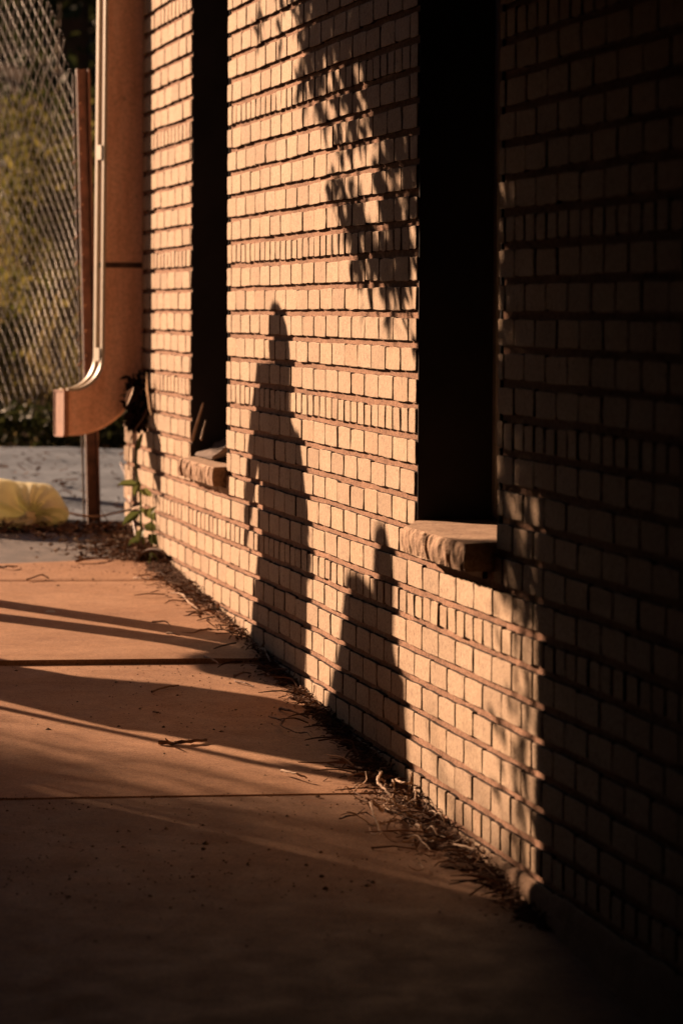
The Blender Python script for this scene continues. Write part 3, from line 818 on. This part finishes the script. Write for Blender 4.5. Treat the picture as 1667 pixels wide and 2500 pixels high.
for i in range(4600):
    y = rng.uniform(7.6, 13.9); w = heap(y)
    x = -.008 - abs(rng.gauss(0, w*.55))
    hh = max(0, (.032 if y < 9.7 else .018)*(1 - abs(x)/max(w, .01)))*rng.random()
    litter_piece(x, y, (rng.uniform(.004, .012) if rng.random() < .5 else rng.uniform(.008, .024)), hh)
for i in range(120):                                  # thin broken stalks lying in the litter
    y = rng.uniform(7.9, 13.4); x = -.01 - abs(rng.gauss(0, heap(y)*.75)); a_ = rng.uniform(0, 6.28); L_ = rng.uniform(.04, .15)
    p = Vector((x, y, zg(y) + .010 + .02*rng.random())); q_ = Vector((min(-.008, x + math.cos(a_)*L_), y + math.sin(a_)*L_, 0)); q_.z = zg(q_.y) + .008 + .025*rng.random()
    mid_ = (p+q_)/2 + Vector((rng.gauss(0,.012), rng.gauss(0,.012), .012*rng.random())); mid_.x = min(mid_.x, -.008)
    lit.tube(smooth_path([p, mid_, q_], 3), [.0022,.0022,.0021,.002,.0018,.0015,.001][:7], 4)
for i in range(24):                                   # pale curled stalks tangled in the nearer heap
    y = rng.uniform(8.25, 9.45); p = Vector((-rng.uniform(.02, .20), y, zg(y) + .02)); a_ = rng.uniform(0, 6.28); pts_ = [p]
    for k_ in range(5):
        a_ += rng.gauss(0, .28); p = p + Vector((math.cos(a_)*.018, math.sin(a_)*.034, rng.gauss(.001, .007))); p.x = min(p.x, -.012); p.z = max(p.z, zg(p.y)+.008); pts_.append(p)
    lit.tube(smooth_path(pts_, 3), [.0020 - .0010*k_/15 for k_ in range(16)], 5, 2)
for i in range(700):                                  # dirt line beside the path
    y = rng.gauss(14.72, .13); x = rng.uniform(-.8, 0)
    litter_piece(x, y, rng.uniform(.012, .035), .012*rng.random())
for i in range(500):
    y = rng.uniform(13.75, 14.3); x = -abs(rng.gauss(.0, .13))
    litter_piece(x, y, rng.uniform(.012, .035), .02*rng.random())
for i in range(240):
    y = rng.uniform(15.2, 18.0); x = rng.uniform(-.7, .5)
    litter_piece(x, y, rng.uniform(.015, .05), .02)
tag(lit.build('leaf_litter', [M['litter'], M['mulch'], M['twig']]), 'brown dead leaves and broken bits heaped along the foot of the wall', 'leaf litter', kind='stuff')
gr = MB()
def pebble(x, y, s, lift=.0):
    c = Vector((x, y, zg(y) + s*.25 + lift)); vs = []
    for (a, b2, c2) in ((1,0,0),(-1,0,0),(0,1,0),(0,-1,0),(0,0,1),(0,0,-1)):
        vs.append(c + Vector((a*s*rng.uniform(.6,1.3), b2*s*rng.uniform(.6,1.3), c2*s*rng.uniform(.4,.9))))
    gr.add(vs, [(0,2,4),(2,1,4),(1,3,4),(3,0,4),(2,0,5),(1,2,5),(3,1,5),(0,3,5)])
for i in range(4200):
    y = rng.uniform(7.5, 13.7); pebble(rng.uniform(-1.15, -.01), y, abs(rng.gauss(.0009, .0010)) + .0007)
for i in range(500):
    y = rng.uniform(13.8, 14.9); x = -abs(rng.gauss(.05, .16)); pebble(x, y, rng.uniform(.004, .014))
for i in range(60):
    y = rng.uniform(8, 13.4); pebble(-rng.uniform(.02, .9), y, rng.uniform(.004, .0075))
tag(gr.build('grit', M['grit']), 'small grit and pebbles scattered over the pavement and gravelly corner', 'grit', kind='stuff')
ch = MB(); p = on_ground(115*K, 1407*K)
ch.add([p + Vector(v) for v in ((-.02,-.03,.004),(.015,-.035,.004),(.024,.02,.005),(-.01,.035,.004),(0,0,.009))], [(0,1,4),(1,2,4),(2,3,4),(3,0,4)])
tag(ch.build('paper_scrap', M['cream']), 'small pale scrap lying in the farthest shadow stripe on the pavement', 'scrap')

# ------------------------------------------------------------------ vegetation beyond
def leaf_cloud(mb, c, rad, n, L, W, shell=.5, droop=0.0, clumps=14):
    c = Vector(c); cl = []
    for i in range(clumps):
        d = rdir(); r = rng.uniform(shell, .95)
        cl.append((Vector((d.x*rad[0]*r, d.y*rad[1]*r, d.z*rad[2]*r)), rng.uniform(.22, .42)))
    for i in range(n):
        o, cr = rng.choice(cl)
        p = c + o + Vector((rng.gauss(0, rad[0]*cr*.6), rng.gauss(0, rad[1]*cr*.6), rng.gauss(0, rad[2]*cr*.6)))
        if p.y < 16 and p.x > -2.05 + .0866*p.y: continue
        d = rdir(); d.z -= droop
        mb.leaf(p, d, rdir(), L*rng.uniform(.6,1.3), W*rng.uniform(.6,1.3))
def tree(name, x, y, h, crown_c, crown_r, n, L, W, lm, label, group=None, tr=.14, clumps=30):
    t = empty(name, label, 'tree', group); z0 = terr(x, y)
    b = MB(); top = Vector((crown_c[0], crown_c[1], crown_c[2]))
    tp = smooth_path([(x, y, z0-.1), (x+.03, y+.02, z0+h*.3), ((x+top.x)/2, (y+top.y)/2, z0+h*.55), top])
    b.tube(tp, [tr*(1-.75*i/len(tp)) for i in range(len(tp))], 9)
    for k in range(12):
        s = tp[int(len(tp)*rng.uniform(.4, .95))]; d = rdir(); d.z = abs(d.z)*.5
        e = top + Vector((d.x*crown_r[0], d.y*crown_r[1], d.z*crown_r[2]))*.8
        b.tube(smooth_path([s, (s+e)/2 + rv(.15), e], 4), [tr*.32*(1-.8*i/8) for i in range(9)], 6)
    b.build('trunk', M['bark'], t)
    l = MB(); leaf_cloud(l, crown_c, crown_r, n, L, W, .25, .3, clumps); l.build('crown', lm, t)
    return t
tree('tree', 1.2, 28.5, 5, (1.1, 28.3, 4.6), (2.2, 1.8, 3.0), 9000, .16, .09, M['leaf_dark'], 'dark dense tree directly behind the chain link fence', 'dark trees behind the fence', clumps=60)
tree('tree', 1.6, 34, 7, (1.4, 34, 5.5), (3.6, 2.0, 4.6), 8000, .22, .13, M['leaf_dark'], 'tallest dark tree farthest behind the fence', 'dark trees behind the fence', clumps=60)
def shrub(x, y, r, h, n, lm, label, L=.07, W=.035, group=None):
    t = empty('shrub', label, 'shrub', group); z0 = terr(x, y)
    b = MB()
    for k in range(7):
        d = rdir(); e = Vector((x + d.x*r*.6, y + d.y*r*.6, z0 + h*rng.uniform(.5,.9))); b.tube(smooth_path([(x, y, z0-.05), ((x+e.x)/2, (y+e.y)/2, z0+h*.35), e], 4), [.012, .011,.01,.009,.008,.007,.006,.005,.004], 5)
    b.build('stems', M['bark'], t)
    l = MB(); leaf_cloud(l, (x, y, z0+h*.52), (r, r, h*.5), n, L, W, .2, .0, 16); l.build('foliage', lm, t)
SG = 'shrubs on the slope behind the fence'
shrub(-.15, 20.2, .42, .75, 1500, M['leaf_lit'], 'yellow green shrub at the foot of the slope seen through the fence', group=SG)
shrub(.35, 22.0, .5, .95, 1700, M['leaf_lit'], 'pale shrub halfway up the slope behind the fence post', group=SG)
shrub(.75, 24.2, .6, .9, 1500, M['leaf_lit'], 'shrub high on the slope under the dark trees', group=SG)
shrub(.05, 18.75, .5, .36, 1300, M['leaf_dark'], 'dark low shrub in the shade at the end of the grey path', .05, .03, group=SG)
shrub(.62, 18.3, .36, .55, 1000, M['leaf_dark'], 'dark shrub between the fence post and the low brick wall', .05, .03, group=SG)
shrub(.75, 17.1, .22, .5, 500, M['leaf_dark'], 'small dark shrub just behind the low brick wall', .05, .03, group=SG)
gs = MB()
for i in range(9000):
    x = rng.uniform(-2.2, 2.4); y = rng.uniform(18.9, 26.5); z = terr(x, y)
    d = Vector((rng.gauss(.15,.35), rng.gauss(-.25,.35), 1)); L = rng.uniform(.08, .30)
    gs.leaf(Vector((x, y, z-.02)), d, Vector((rng.uniform(-1,1), rng.uniform(-1,1), .4)), L, rng.uniform(.008,.02))
tag(gs.build('grass', M['grass']), 'long dry yellow grass covering the slope behind the fence', 'grass', kind='stuff')

# ------------------------------------------------------------------ what casts the shadows: all left of the picture
SAZ = R(58); SEL = math.atan(.325)
LH = Vector((math.cos(SAZ), -math.sin(SAZ), 0)); PU = Vector((math.sin(SAZ), math.cos(SAZ), 0))
SUN = Vector((-LH.x, -LH.y, .325))              # step toward the sun per metre of ground
# building on the other side of the passage
lbld = empty('stucco_building', 'plain brown stucco building across the passage from the brick wall', 'building')
b = MB(); b.box(-9.5, -8, -1.5, -2.2, 11.33, 3.8); b.build('wall', M['stucco'], lbld)
b = MB(); b.box(-9.7, -8.2, 3.8, -2.16, 11.37, 3.94); b.build('roof', M['roof'], lbld)
b = MB(); b.box(-2.2, 3.0, zg(3.5)+.0, -2.15, 3.95, zg(3.5)+2.1); dr = b.build('door', M['wood'], lbld)
b = MB(); b.tube([(-2.14, 3.1, zg(3.5)+1.0), (-2.10, 3.1, zg(3.5)+1.0), (-2.10, 3.2, zg(3.5)+1.0)], .01, 8); b.build('handle', M['rust'], dr)
# unseen roof added over the near passage to block sky light
cn = empty('added_canopy', 'added unseen flat roof blocking sky light over the near end of the passage', 'added_canopy')
b = MB(); b.box(-2.15, -7.5, 2.42, -.02, 8.9, 2.48); b.build('roof_sheet', M['roof'], cn)
for yy in (-5, -2, 1, 4, 6.6, 8.84):
    b = MB(); b.box(-2.15, yy-.05, (2.22 if yy < 8 else 2.08), -.02, yy+.05, 2.418); b.build('beam', M['wood'], cn)

gt = empty('added_gate', 'added unseen timber gate blocking sky light at the near end of the passage', 'gate')  # added behind the camera to keep sky light out of the passage
for k in range(6):
    b = MB(); b.box(-2.14 + k*.352, -7.1, zg(-7), -2.14 + k*.352 + .345, -7.06, 2.40); b.build('board', M['wood'], gt)
for zz in (-.5, 1.6):
    b = MB(); b.box(-2.14, -7.15, zz, -.03, -7.103, zz+.1); b.build('rail', M['wood'], gt)
# overhanging tree near the corner of that building
oh = empty('overhanging_tree', 'leafy tree hanging over the passage opposite the brick wall', 'tree')
tk = MB()
TB = Vector((-4.35, 14.2, terr(-4.35, 14.2)))
tks = smooth_path([TB - Vector((0,0,.1)), TB + Vector((.1,-.05,1.2)), TB + Vector((.3,-.2,2.4)), TB + Vector((.7,-.35,3.6)), TB + Vector((1.2,-.5,4.6))])
tk.tube(tks, [.13*(1-.7*i/len(tks)) for i in range(len(tks))], 9)
ol = MB()
def wall_to_tree(y, z, t): return Vector((0, y, z)) + SUN*t
def sprig(y, z, t, L, n, ls, droop=.6, sp=.05):
    """hanging sprig whose shadow starts at wall point (y, z)"""
    p = wall_to_tree(y, z, t); d = Vector((rng.gauss(0,.3), rng.gauss(0,.3), -droop)).normalized()
    pts = [p]
    for i in range(5): pts.append(pts[-1] + (d + rv(.25)).normalized()*L/5)
    tk.tube(pts, [.0035,.003,.0026,.0022,.0018,.0012], 4)
    for k in range(n):
        a = rng.random()*4.99; i = int(a); q_ = pts[i].lerp(pts[i+1], a-i)
        dd = (d*.6 + rdir()).normalized()
        if q_.x > -2.05 + .0866*q_.y: continue
        ol.leaf(q_ + rv(sp*.4), dd, rdir(), ls*rng.uniform(.7,1.25), ls*rng.uniform(.38,.55))
# leaves that shade the upper wall, thinning to loose sprigs at the lower left edge
for (yy, zz, n_) in ((11.66, 2.27, 13), (11.60, 2.34, 10), (11.28, 2.30, 12), (11.0, 2.26, 12)): sprig(yy, zz, 2.9, .26, n_, .08, 1.0, .03)
def edge_z(y):
    """lower limit of leaf shade on the wall as a function of y"""
    pts = [(8.2, 1.0), (8.9, 1.12), (9.25, 1.24), (9.66, 1.31), (9.92, 1.39), (10.15, 1.43), (10.39, 1.50), (10.45, 1.9), (10.62, 2.0), (10.85, 2.02), (10.95, 2.12), (11.2, 2.25), (11.6, 2.4), (12.2, 2.5)]
    if y <= pts[0][0]: return pts[0][1]
    for (a, za), (b2, zb_) in zip(pts[:-1], pts[1:]):
        if a <= y <= b2: return za + (zb_-za)*(y-a)/(b2-a)
    return 2.7
for i in range(620):
    y = rng.uniform(8.2, 11.2) if rng.random() < .55 else rng.uniform(8.2, 9.9)
    r_ = rng.random()
    z = edge_z(y) + (1.5*r_**.8 if r_ > .12 else .12*rng.random())
    # light gets through a ragged bay in the leaves
    gap_ = nz(y*2.1, z*2.6, 11.3)
    if gap_ < -.1 and z < 2.05 and y > 9.0: continue
    sprig(y, z + .10, rng.gauss(2.7, .35), rng.uniform(.10,.22), rng.randint(6, 10), .088)
for i in range(45): sprig(rng.uniform(9.05, 9.75), rng.uniform(1.36, 2.4), rng.gauss(3.0, .35), rng.uniform(.1,.2), 9, .085)
for i in range(170): sprig(rng.uniform(9.05, 9.8), rng.uniform(1.78, 2.5), rng.gauss(3.2, .35), .2, 12, .09)
for i in range(190): sprig(rng.uniform(9.1, 10.75), rng.uniform(2.02, 2.6), rng.gauss(3.6, .4), .25, 14, .09)
# dark blob on the near end of the sill
for i in range(9): sprig(rng.uniform(8.06, 8.26), rng.uniform(.72, .80), rng.gauss(5.0, .2), rng.uniform(.06,.10), 8, .065)
for i in range(150):            # low dense tips near the building corner
    y = rng.uniform(7.75, 8.17); z = rng.uniform(.66, 2.3)
    if z < .95 and rng.random() < .5: continue
    sprig(y, z, rng.gauss(5.2, .35), rng.uniform(.12,.24), 9, .085)
cc = wall_to_tree(9.3, 2.9, 5.0)
leaf_cloud(ol, wall_to_tree(7.92, 1.75, 5.0), (.16,.16,.75), 1500, .09, .045, .2, .3, 26)
leaf_cloud(ol, cc + Vector((0,0,.35)), (1.3, 1.3, .8), 2400, .10, .05, .2, .3, 40)
leaf_cloud(ol, cc + Vector((-1.1,.3,1.0)), (1.5, 1.6, 1.0), 2200, .10, .05, .2, .3, 30)
for k in range(16):
    s_ = tks[int(len(tks)*rng.uniform(.55,.98))]; e_ = cc + Vector((rng.uniform(-1.2,1.2), rng.uniform(-1.0,1.0), rng.uniform(-.1,.8)))
    tk.tube(smooth_path([s_, (s_+e_)/2 + Vector((0,0,.25)) + rv(.15), e_], 4), [.03*(1-.85*i/8) for i in range(9)], 5)
tk.build('trunk', M['bark'], oh); ol.build('crown', M['leaf_tree'], oh)
vn = empty('added_vine', 'added sparse vine softening the shadow edge of the stucco building corner', 'vine')  # vine added out of view to soften the edge of the building's shadow
b = MB(); cv = Vector((-2.19, 11.35, 0))
b.tube(smooth_path([cv + Vector((0,.02,zg(11.35))), cv + Vector((.02,.03,1.2)), cv + Vector((-.01,.03,2.4)), cv + Vector((.02,.03,3.75))], 5), .008, 5); b.build('stem', M['bark'], vn)
b = MB()
for i in range(560):
    b.leaf(cv + PU*abs(rng.gauss(.0, .075)) + LH*rng.uniform(-.05,.05) + ez*rng.uniform(1.3, 3.8), rdir(), rdir(), rng.uniform(.035,.06), rng.uniform(.02,.035))
b.build('leaves', M['leaf_tree'], vn)
# round tree added out of view, its loose edge blurs the shade on the paving
st_ = empty('added_tree', 'added unseen round leafy tree beyond the stucco building, blurring the shade edge', 'tree')
b = MB(); base = Vector((0, 7.62, 0)) + Vector((SUN.x, SUN.y, 0))*12.0; base.z = terr(base.x, base.y)
cb = Vector((base.x, base.y, zg(18.4)+2.0))
b.tube(smooth_path([base, base.lerp(cb,.5)+rv(.05), cb], 5), [.06,.058,.055,.05,.05,.045,.04,.035,.03,.025,.02], 8)
for k in range(12):
    d = rdir(); e_ = cb + Vector((d.x*.6, d.y*.6, d.z*1.0)); b.tube(smooth_path([base.lerp(cb,.6), cb.lerp(e_,.4), e_], 4), [.02,.018,.016,.014,.012,.01,.009,.008,.006], 5)
b.build('trunk', M['bark'], st_)
l = MB()
for i in range(6500):
    uu = rng.gauss(.10, .25); vv = rng.gauss(0, .4); hh = rng.uniform(-1.3, 1.14) + .15*nz(uu*3, vv*3, 1)
    l.leaf(cb + PU*uu - LH*vv + ez*hh, rdir(), rdir(), rng.uniform(.05,.09), rng.uniform(.025,.045))
l.build('crown', M['leaf_tree'], st_)

# ------------------------------------------------------------------ the two people whose shadows fall on the wall
def skin_body(name, root, joints, edges, radii, material, parent):
    me = bpy.data.meshes.new(name); me.from_pydata([tuple(j) for j in joints], edges, []); me.materials.append(material)
    o = bpy.data.objects.new(name, me); col.objects.link(o); o.parent = parent
    md = o.modifiers.new('skin', 'SKIN'); md.use_smooth_shade = True
    for i, r in enumerate(radii):
        sv_ = me.skin_vertices[0].data[i]; sv_.radius = (r, r) if not isinstance(r, tuple) else r; sv_.use_root = (i == root)
    o.modifiers.new('sub', 'SUBSURF').levels = 1; o.modifiers['sub'].render_levels = 1
    return o
def person(label, q0, t, P):
    w = Vector((0, q0/PU.y, 0)) + Vector((SUN.x, SUN.y, 0))*t; w.z = zg(w.y)
    root = empty('person', label, 'person')
    VS = -LH
    def L(u, v, h): return w + PU*u + VS*v + ez*h
    J = []; Ed = []; Ra = []
    def add(p, r, par=None):
        J.append(p); Ra.append(r)
        if par is not None: Ed.append((par, len(J)-1))
        return len(J)-1
    pel = add(L(0,0,.92), .13); ch_ = add(L(.0,0,1.2), .14, pel); nb = add(L(0,0,1.41), .07, ch_); hd0 = add(L(0,.0,1.50), .06, nb); hd1 = add(L(0,-.02,1.57), .085, hd0); hd2 = add(L(0,-.01,1.62), .075, hd1)
    ns = add(L(0,-.10,1.56), .02, hd1)
    for s, key in ((1, 'armL'), (-1, 'armR')):
        (su,sv2,sh_), (eu,ev,eh), (hu,hv,hh_) = P[key]
        a = add(L(su,sv2,sh_), .06, ch_); e_ = add(L(eu,ev,eh), .046, a); w_ = add(L(hu,hv,hh_), .032, e_)
        d = (J[w_]-J[e_]).normalized(); pm = add(J[w_] + d*.05, .034, w_)
        sd_ = d.cross(Vector((0,.3,1)));  sd_ = sd_.normalized() if sd_.length > .1 else PU
        for k, fl in enumerate((.062,.072,.068,.054)):
            b0 = add(J[pm] + d*.035 + sd_*(k-1.5)*.018, .009, pm); b1 = add(J[b0] + d*fl*.5, .0085, b0); add(J[b1] + (d*.85 - VS*.4).normalized()*fl*.5, .007, b1)
        tb = add(J[w_] + d*.03 + sd_*.032, .010, w_); add(J[tb] + (d*.7 + sd_*.6).normalized()*.045, .009, tb)
    for key in ('legL', 'legR'):
        (ku,kv,kh), (au,av,ah) = P[key]
        sgn = 1 if key == 'legL' else -1
        hp = add(L(sgn*.09,0,.86), .095, pel); kn = add(L(ku,kv,kh), .06, hp); an = add(L(au,av,ah), .045, kn)
    skin_body('body', 0, J, Ed, Ra, M['skin'], root)
    for key in ('legL', 'legR'):
        (ku,kv,kh), (au,av,ah) = P[key]; sgn = 1 if key == 'legL' else -1
        tr_ = MB(); tr_.tube(smooth_path([L(sgn*.09,0,.86), L(ku,kv,kh), L(au,av,.09)], 5), [.10,.098,.092,.086,.08,.074,.07,.066,.064,.064,.064], 14); tr_.build('trouser_leg', M['trouser'], root, smooth=True)
        sh_ = MB(); rings = []
        for k in range(7):
            c = k/6; rr = [.03,.045,.046,.044,.047,.043,.02][k]
            rings.append([L(au + rr*math.cos(2*math.pi*m_/12), av + .07 - .27*c, .045 + .045*math.sin(2*math.pi*m_/12)*(1-.4*c)) for m_ in range(12)])
        sh_.loft(rings); sh_.build('shoe', M['hair'], root, smooth=True)
    ct = MB(); rings = []
    for (h, u0, u1, vd) in P['coat']:
        c = (u0+u1)/2; ru = (u1-u0)/2
        rings.append([L(c + ru*math.cos(2*math.pi*k/28), vd*math.sin(2*math.pi*k/28)*(1 + .06*math.cos(5*k)), h) for k in range(28)])
    ct.loft(rings)
    for key in ('armL', 'armR'):
        (a, e_, h_) = P[key]
        ct.tube(smooth_path([L(*a), L(*e_), L(*h_)], 5), [.066,.064,.06,.058,.056,.054,.05,.048,.045,.043,.042], 12)
    ct.build('coat', M[P['cm']], root, smooth=True)
    hr = MB(); rings = []
    for (h, u0, u1, vd) in P['hair']:
        c = (u0+u1)/2; ru = (u1-u0)/2
        rings.append([L(c + ru*math.cos(2*math.pi*k/22), .03 + vd*math.sin(2*math.pi*k/22), h) for k in range(22)])
    hr.loft(rings); hr.build('hair', M['hair'], root, smooth=True)
    return root, L
P1 = dict(armL=((.165,0,1.37),(.265,.02,1.10),(.318,.0,.88)), armR=((-.14,0,1.385),(-.255,.03,1.13),(-.20,-.12,1.0)),
          legL=((.21,0,.48),(.13,.0,.09)), legR=((.05,.03,.50),(-.16,.03,.09)), cm='coat',
          coat=[(.60,-.255,.222,.20),(.75,-.26,.222,.19),(.95,-.275,.215,.17),(1.1,-.27,.212,.16),(1.22,-.24,.205,.15),(1.33,-.18,.205,.14),(1.40,-.125,.195,.12),(1.44,-.085,.14,.09),(1.46,-.06,.07,.06)],
          hair=[(1.38,-.10,.09,.08),(1.46,-.105,.10,.09),(1.56,-.108,.108,.10),(1.62,-.10,.10,.09),(1.655,-.075,.075,.07),(1.678,-.03,.035,.03)])
person('person in a long dark coat standing with legs apart, one arm hanging', 5.935, 2.2, P1)
P2 = dict(armL=((.20,0,1.37),(.29,.02,1.12),(.25,-.08,.9)), armR=((-.09,0,1.39),(-.13,.03,1.22),(-.19,-.04,1.08)),
          legL=((.14,0,.48),(.16,0,.09)), legR=((-.03,.02,.48),(-.01,.02,.09)), cm='coat2',
          coat=[(.42,-.03,.26,.24),(.66,-.04,.30,.24),(.74,-.04,.44,.23),(.82,-.045,.49,.22),(1.0,-.06,.41,.19),(1.15,-.135,.345,.17),(1.28,-.115,.315,.16),(1.38,-.095,.285,.14),(1.425,-.08,.22,.11),(1.46,-.06,.10,.07)],
          hair=[(1.42,-.07,.075,.07),(1.50,-.078,.082,.08),(1.60,-.075,.078,.085),(1.65,-.065,.066,.07),(1.69,-.025,.03,.03)])
r2, L2_ = person('person in a flared brown coat standing beside a thin walking stick', 5.045, 3.9, P2)
wk = MB(); a = L2_(-.225,-.05,.98); b_ = L2_(-.225,-.03,.0); wk.tube([b_, (a+b_)/2, a, a + Vector((.01,.02,.05))], .021, 8)
wk.tube(smooth_path([a + Vector((.01,.02,.05)), a + Vector((.02,.05,.075)), a + Vector((.0,.09,.06))]), .02, 8)
tag(wk.build('walking_stick', M['wood']), 'wooden walking stick held upright by the person in the brown coat', 'walking stick')

# ------------------------------------------------------------------ light and camera
sl = bpy.data.lights.new('sun', 'SUN'); sl.energy = 5.0; sl.angle = R(.5); sl.color = (3.08, 1.95, 1.24)
so = bpy.data.objects.new('sun', sl); col.objects.link(so)
so.rotation_euler = (-Vector((SUN.x, SUN.y, SUN.z))).to_track_quat('-Z', 'Y').to_euler()
wld = bpy.data.worlds.new('World'); scene.world = wld; wld.use_nodes = True
nt = wld.node_tree; bg = nt.nodes['Background']; sky = nt.nodes.new('ShaderNodeTexSky'); sky.sky_type = 'NISHITA'
sky.sun_disc = False; sky.sun_elevation = SEL; sky.sun_rotation = math.atan2(SUN.x, SUN.y); sky.air_density = 1.0; sky.dust_density = 1.5
nt.links.new(mix(nt, sky.outputs[0], (.86,.96,1.22), 1.0, 'MULTIPLY'), bg.inputs[0]); bg.inputs[1].default_value = .034

cd = bpy.data.cameras.new('camera'); cam = bpy.data.objects.new('camera', cd); col.objects.link(cam)
cd.lens = 135; cd.sensor_width = 36; cd.clip_end = 1500; cd.clip_start = .1
fwd = ray(CX, CY); 
right = Vector((math.cos(YAW), -math.sin(YAW), 0)); upv = right.cross(fwd).normalized()
Rm = Matrix((right, upv, -fwd)).transposed()
Rm = Rm @ Matrix.Rotation(ROLL, 3, 'Z')
cam.matrix_world = Matrix.Translation(CAM) @ Rm.to_4x4()
cd.dof.use_dof = True; cd.dof.focus_distance = 10.2; cd.dof.aperture_fstop = 5.0
scene.camera = cam
scene.view_settings.view_transform = 'Standard'; scene.view_settings.look = 'None'; scene.view_settings.exposure = 0; scene.view_settings.gamma = 1
scene.cycles.max_bounces = 8; scene.cycles.diffuse_bounces = 2; scene.cycles.sample_clamp_indirect = 4
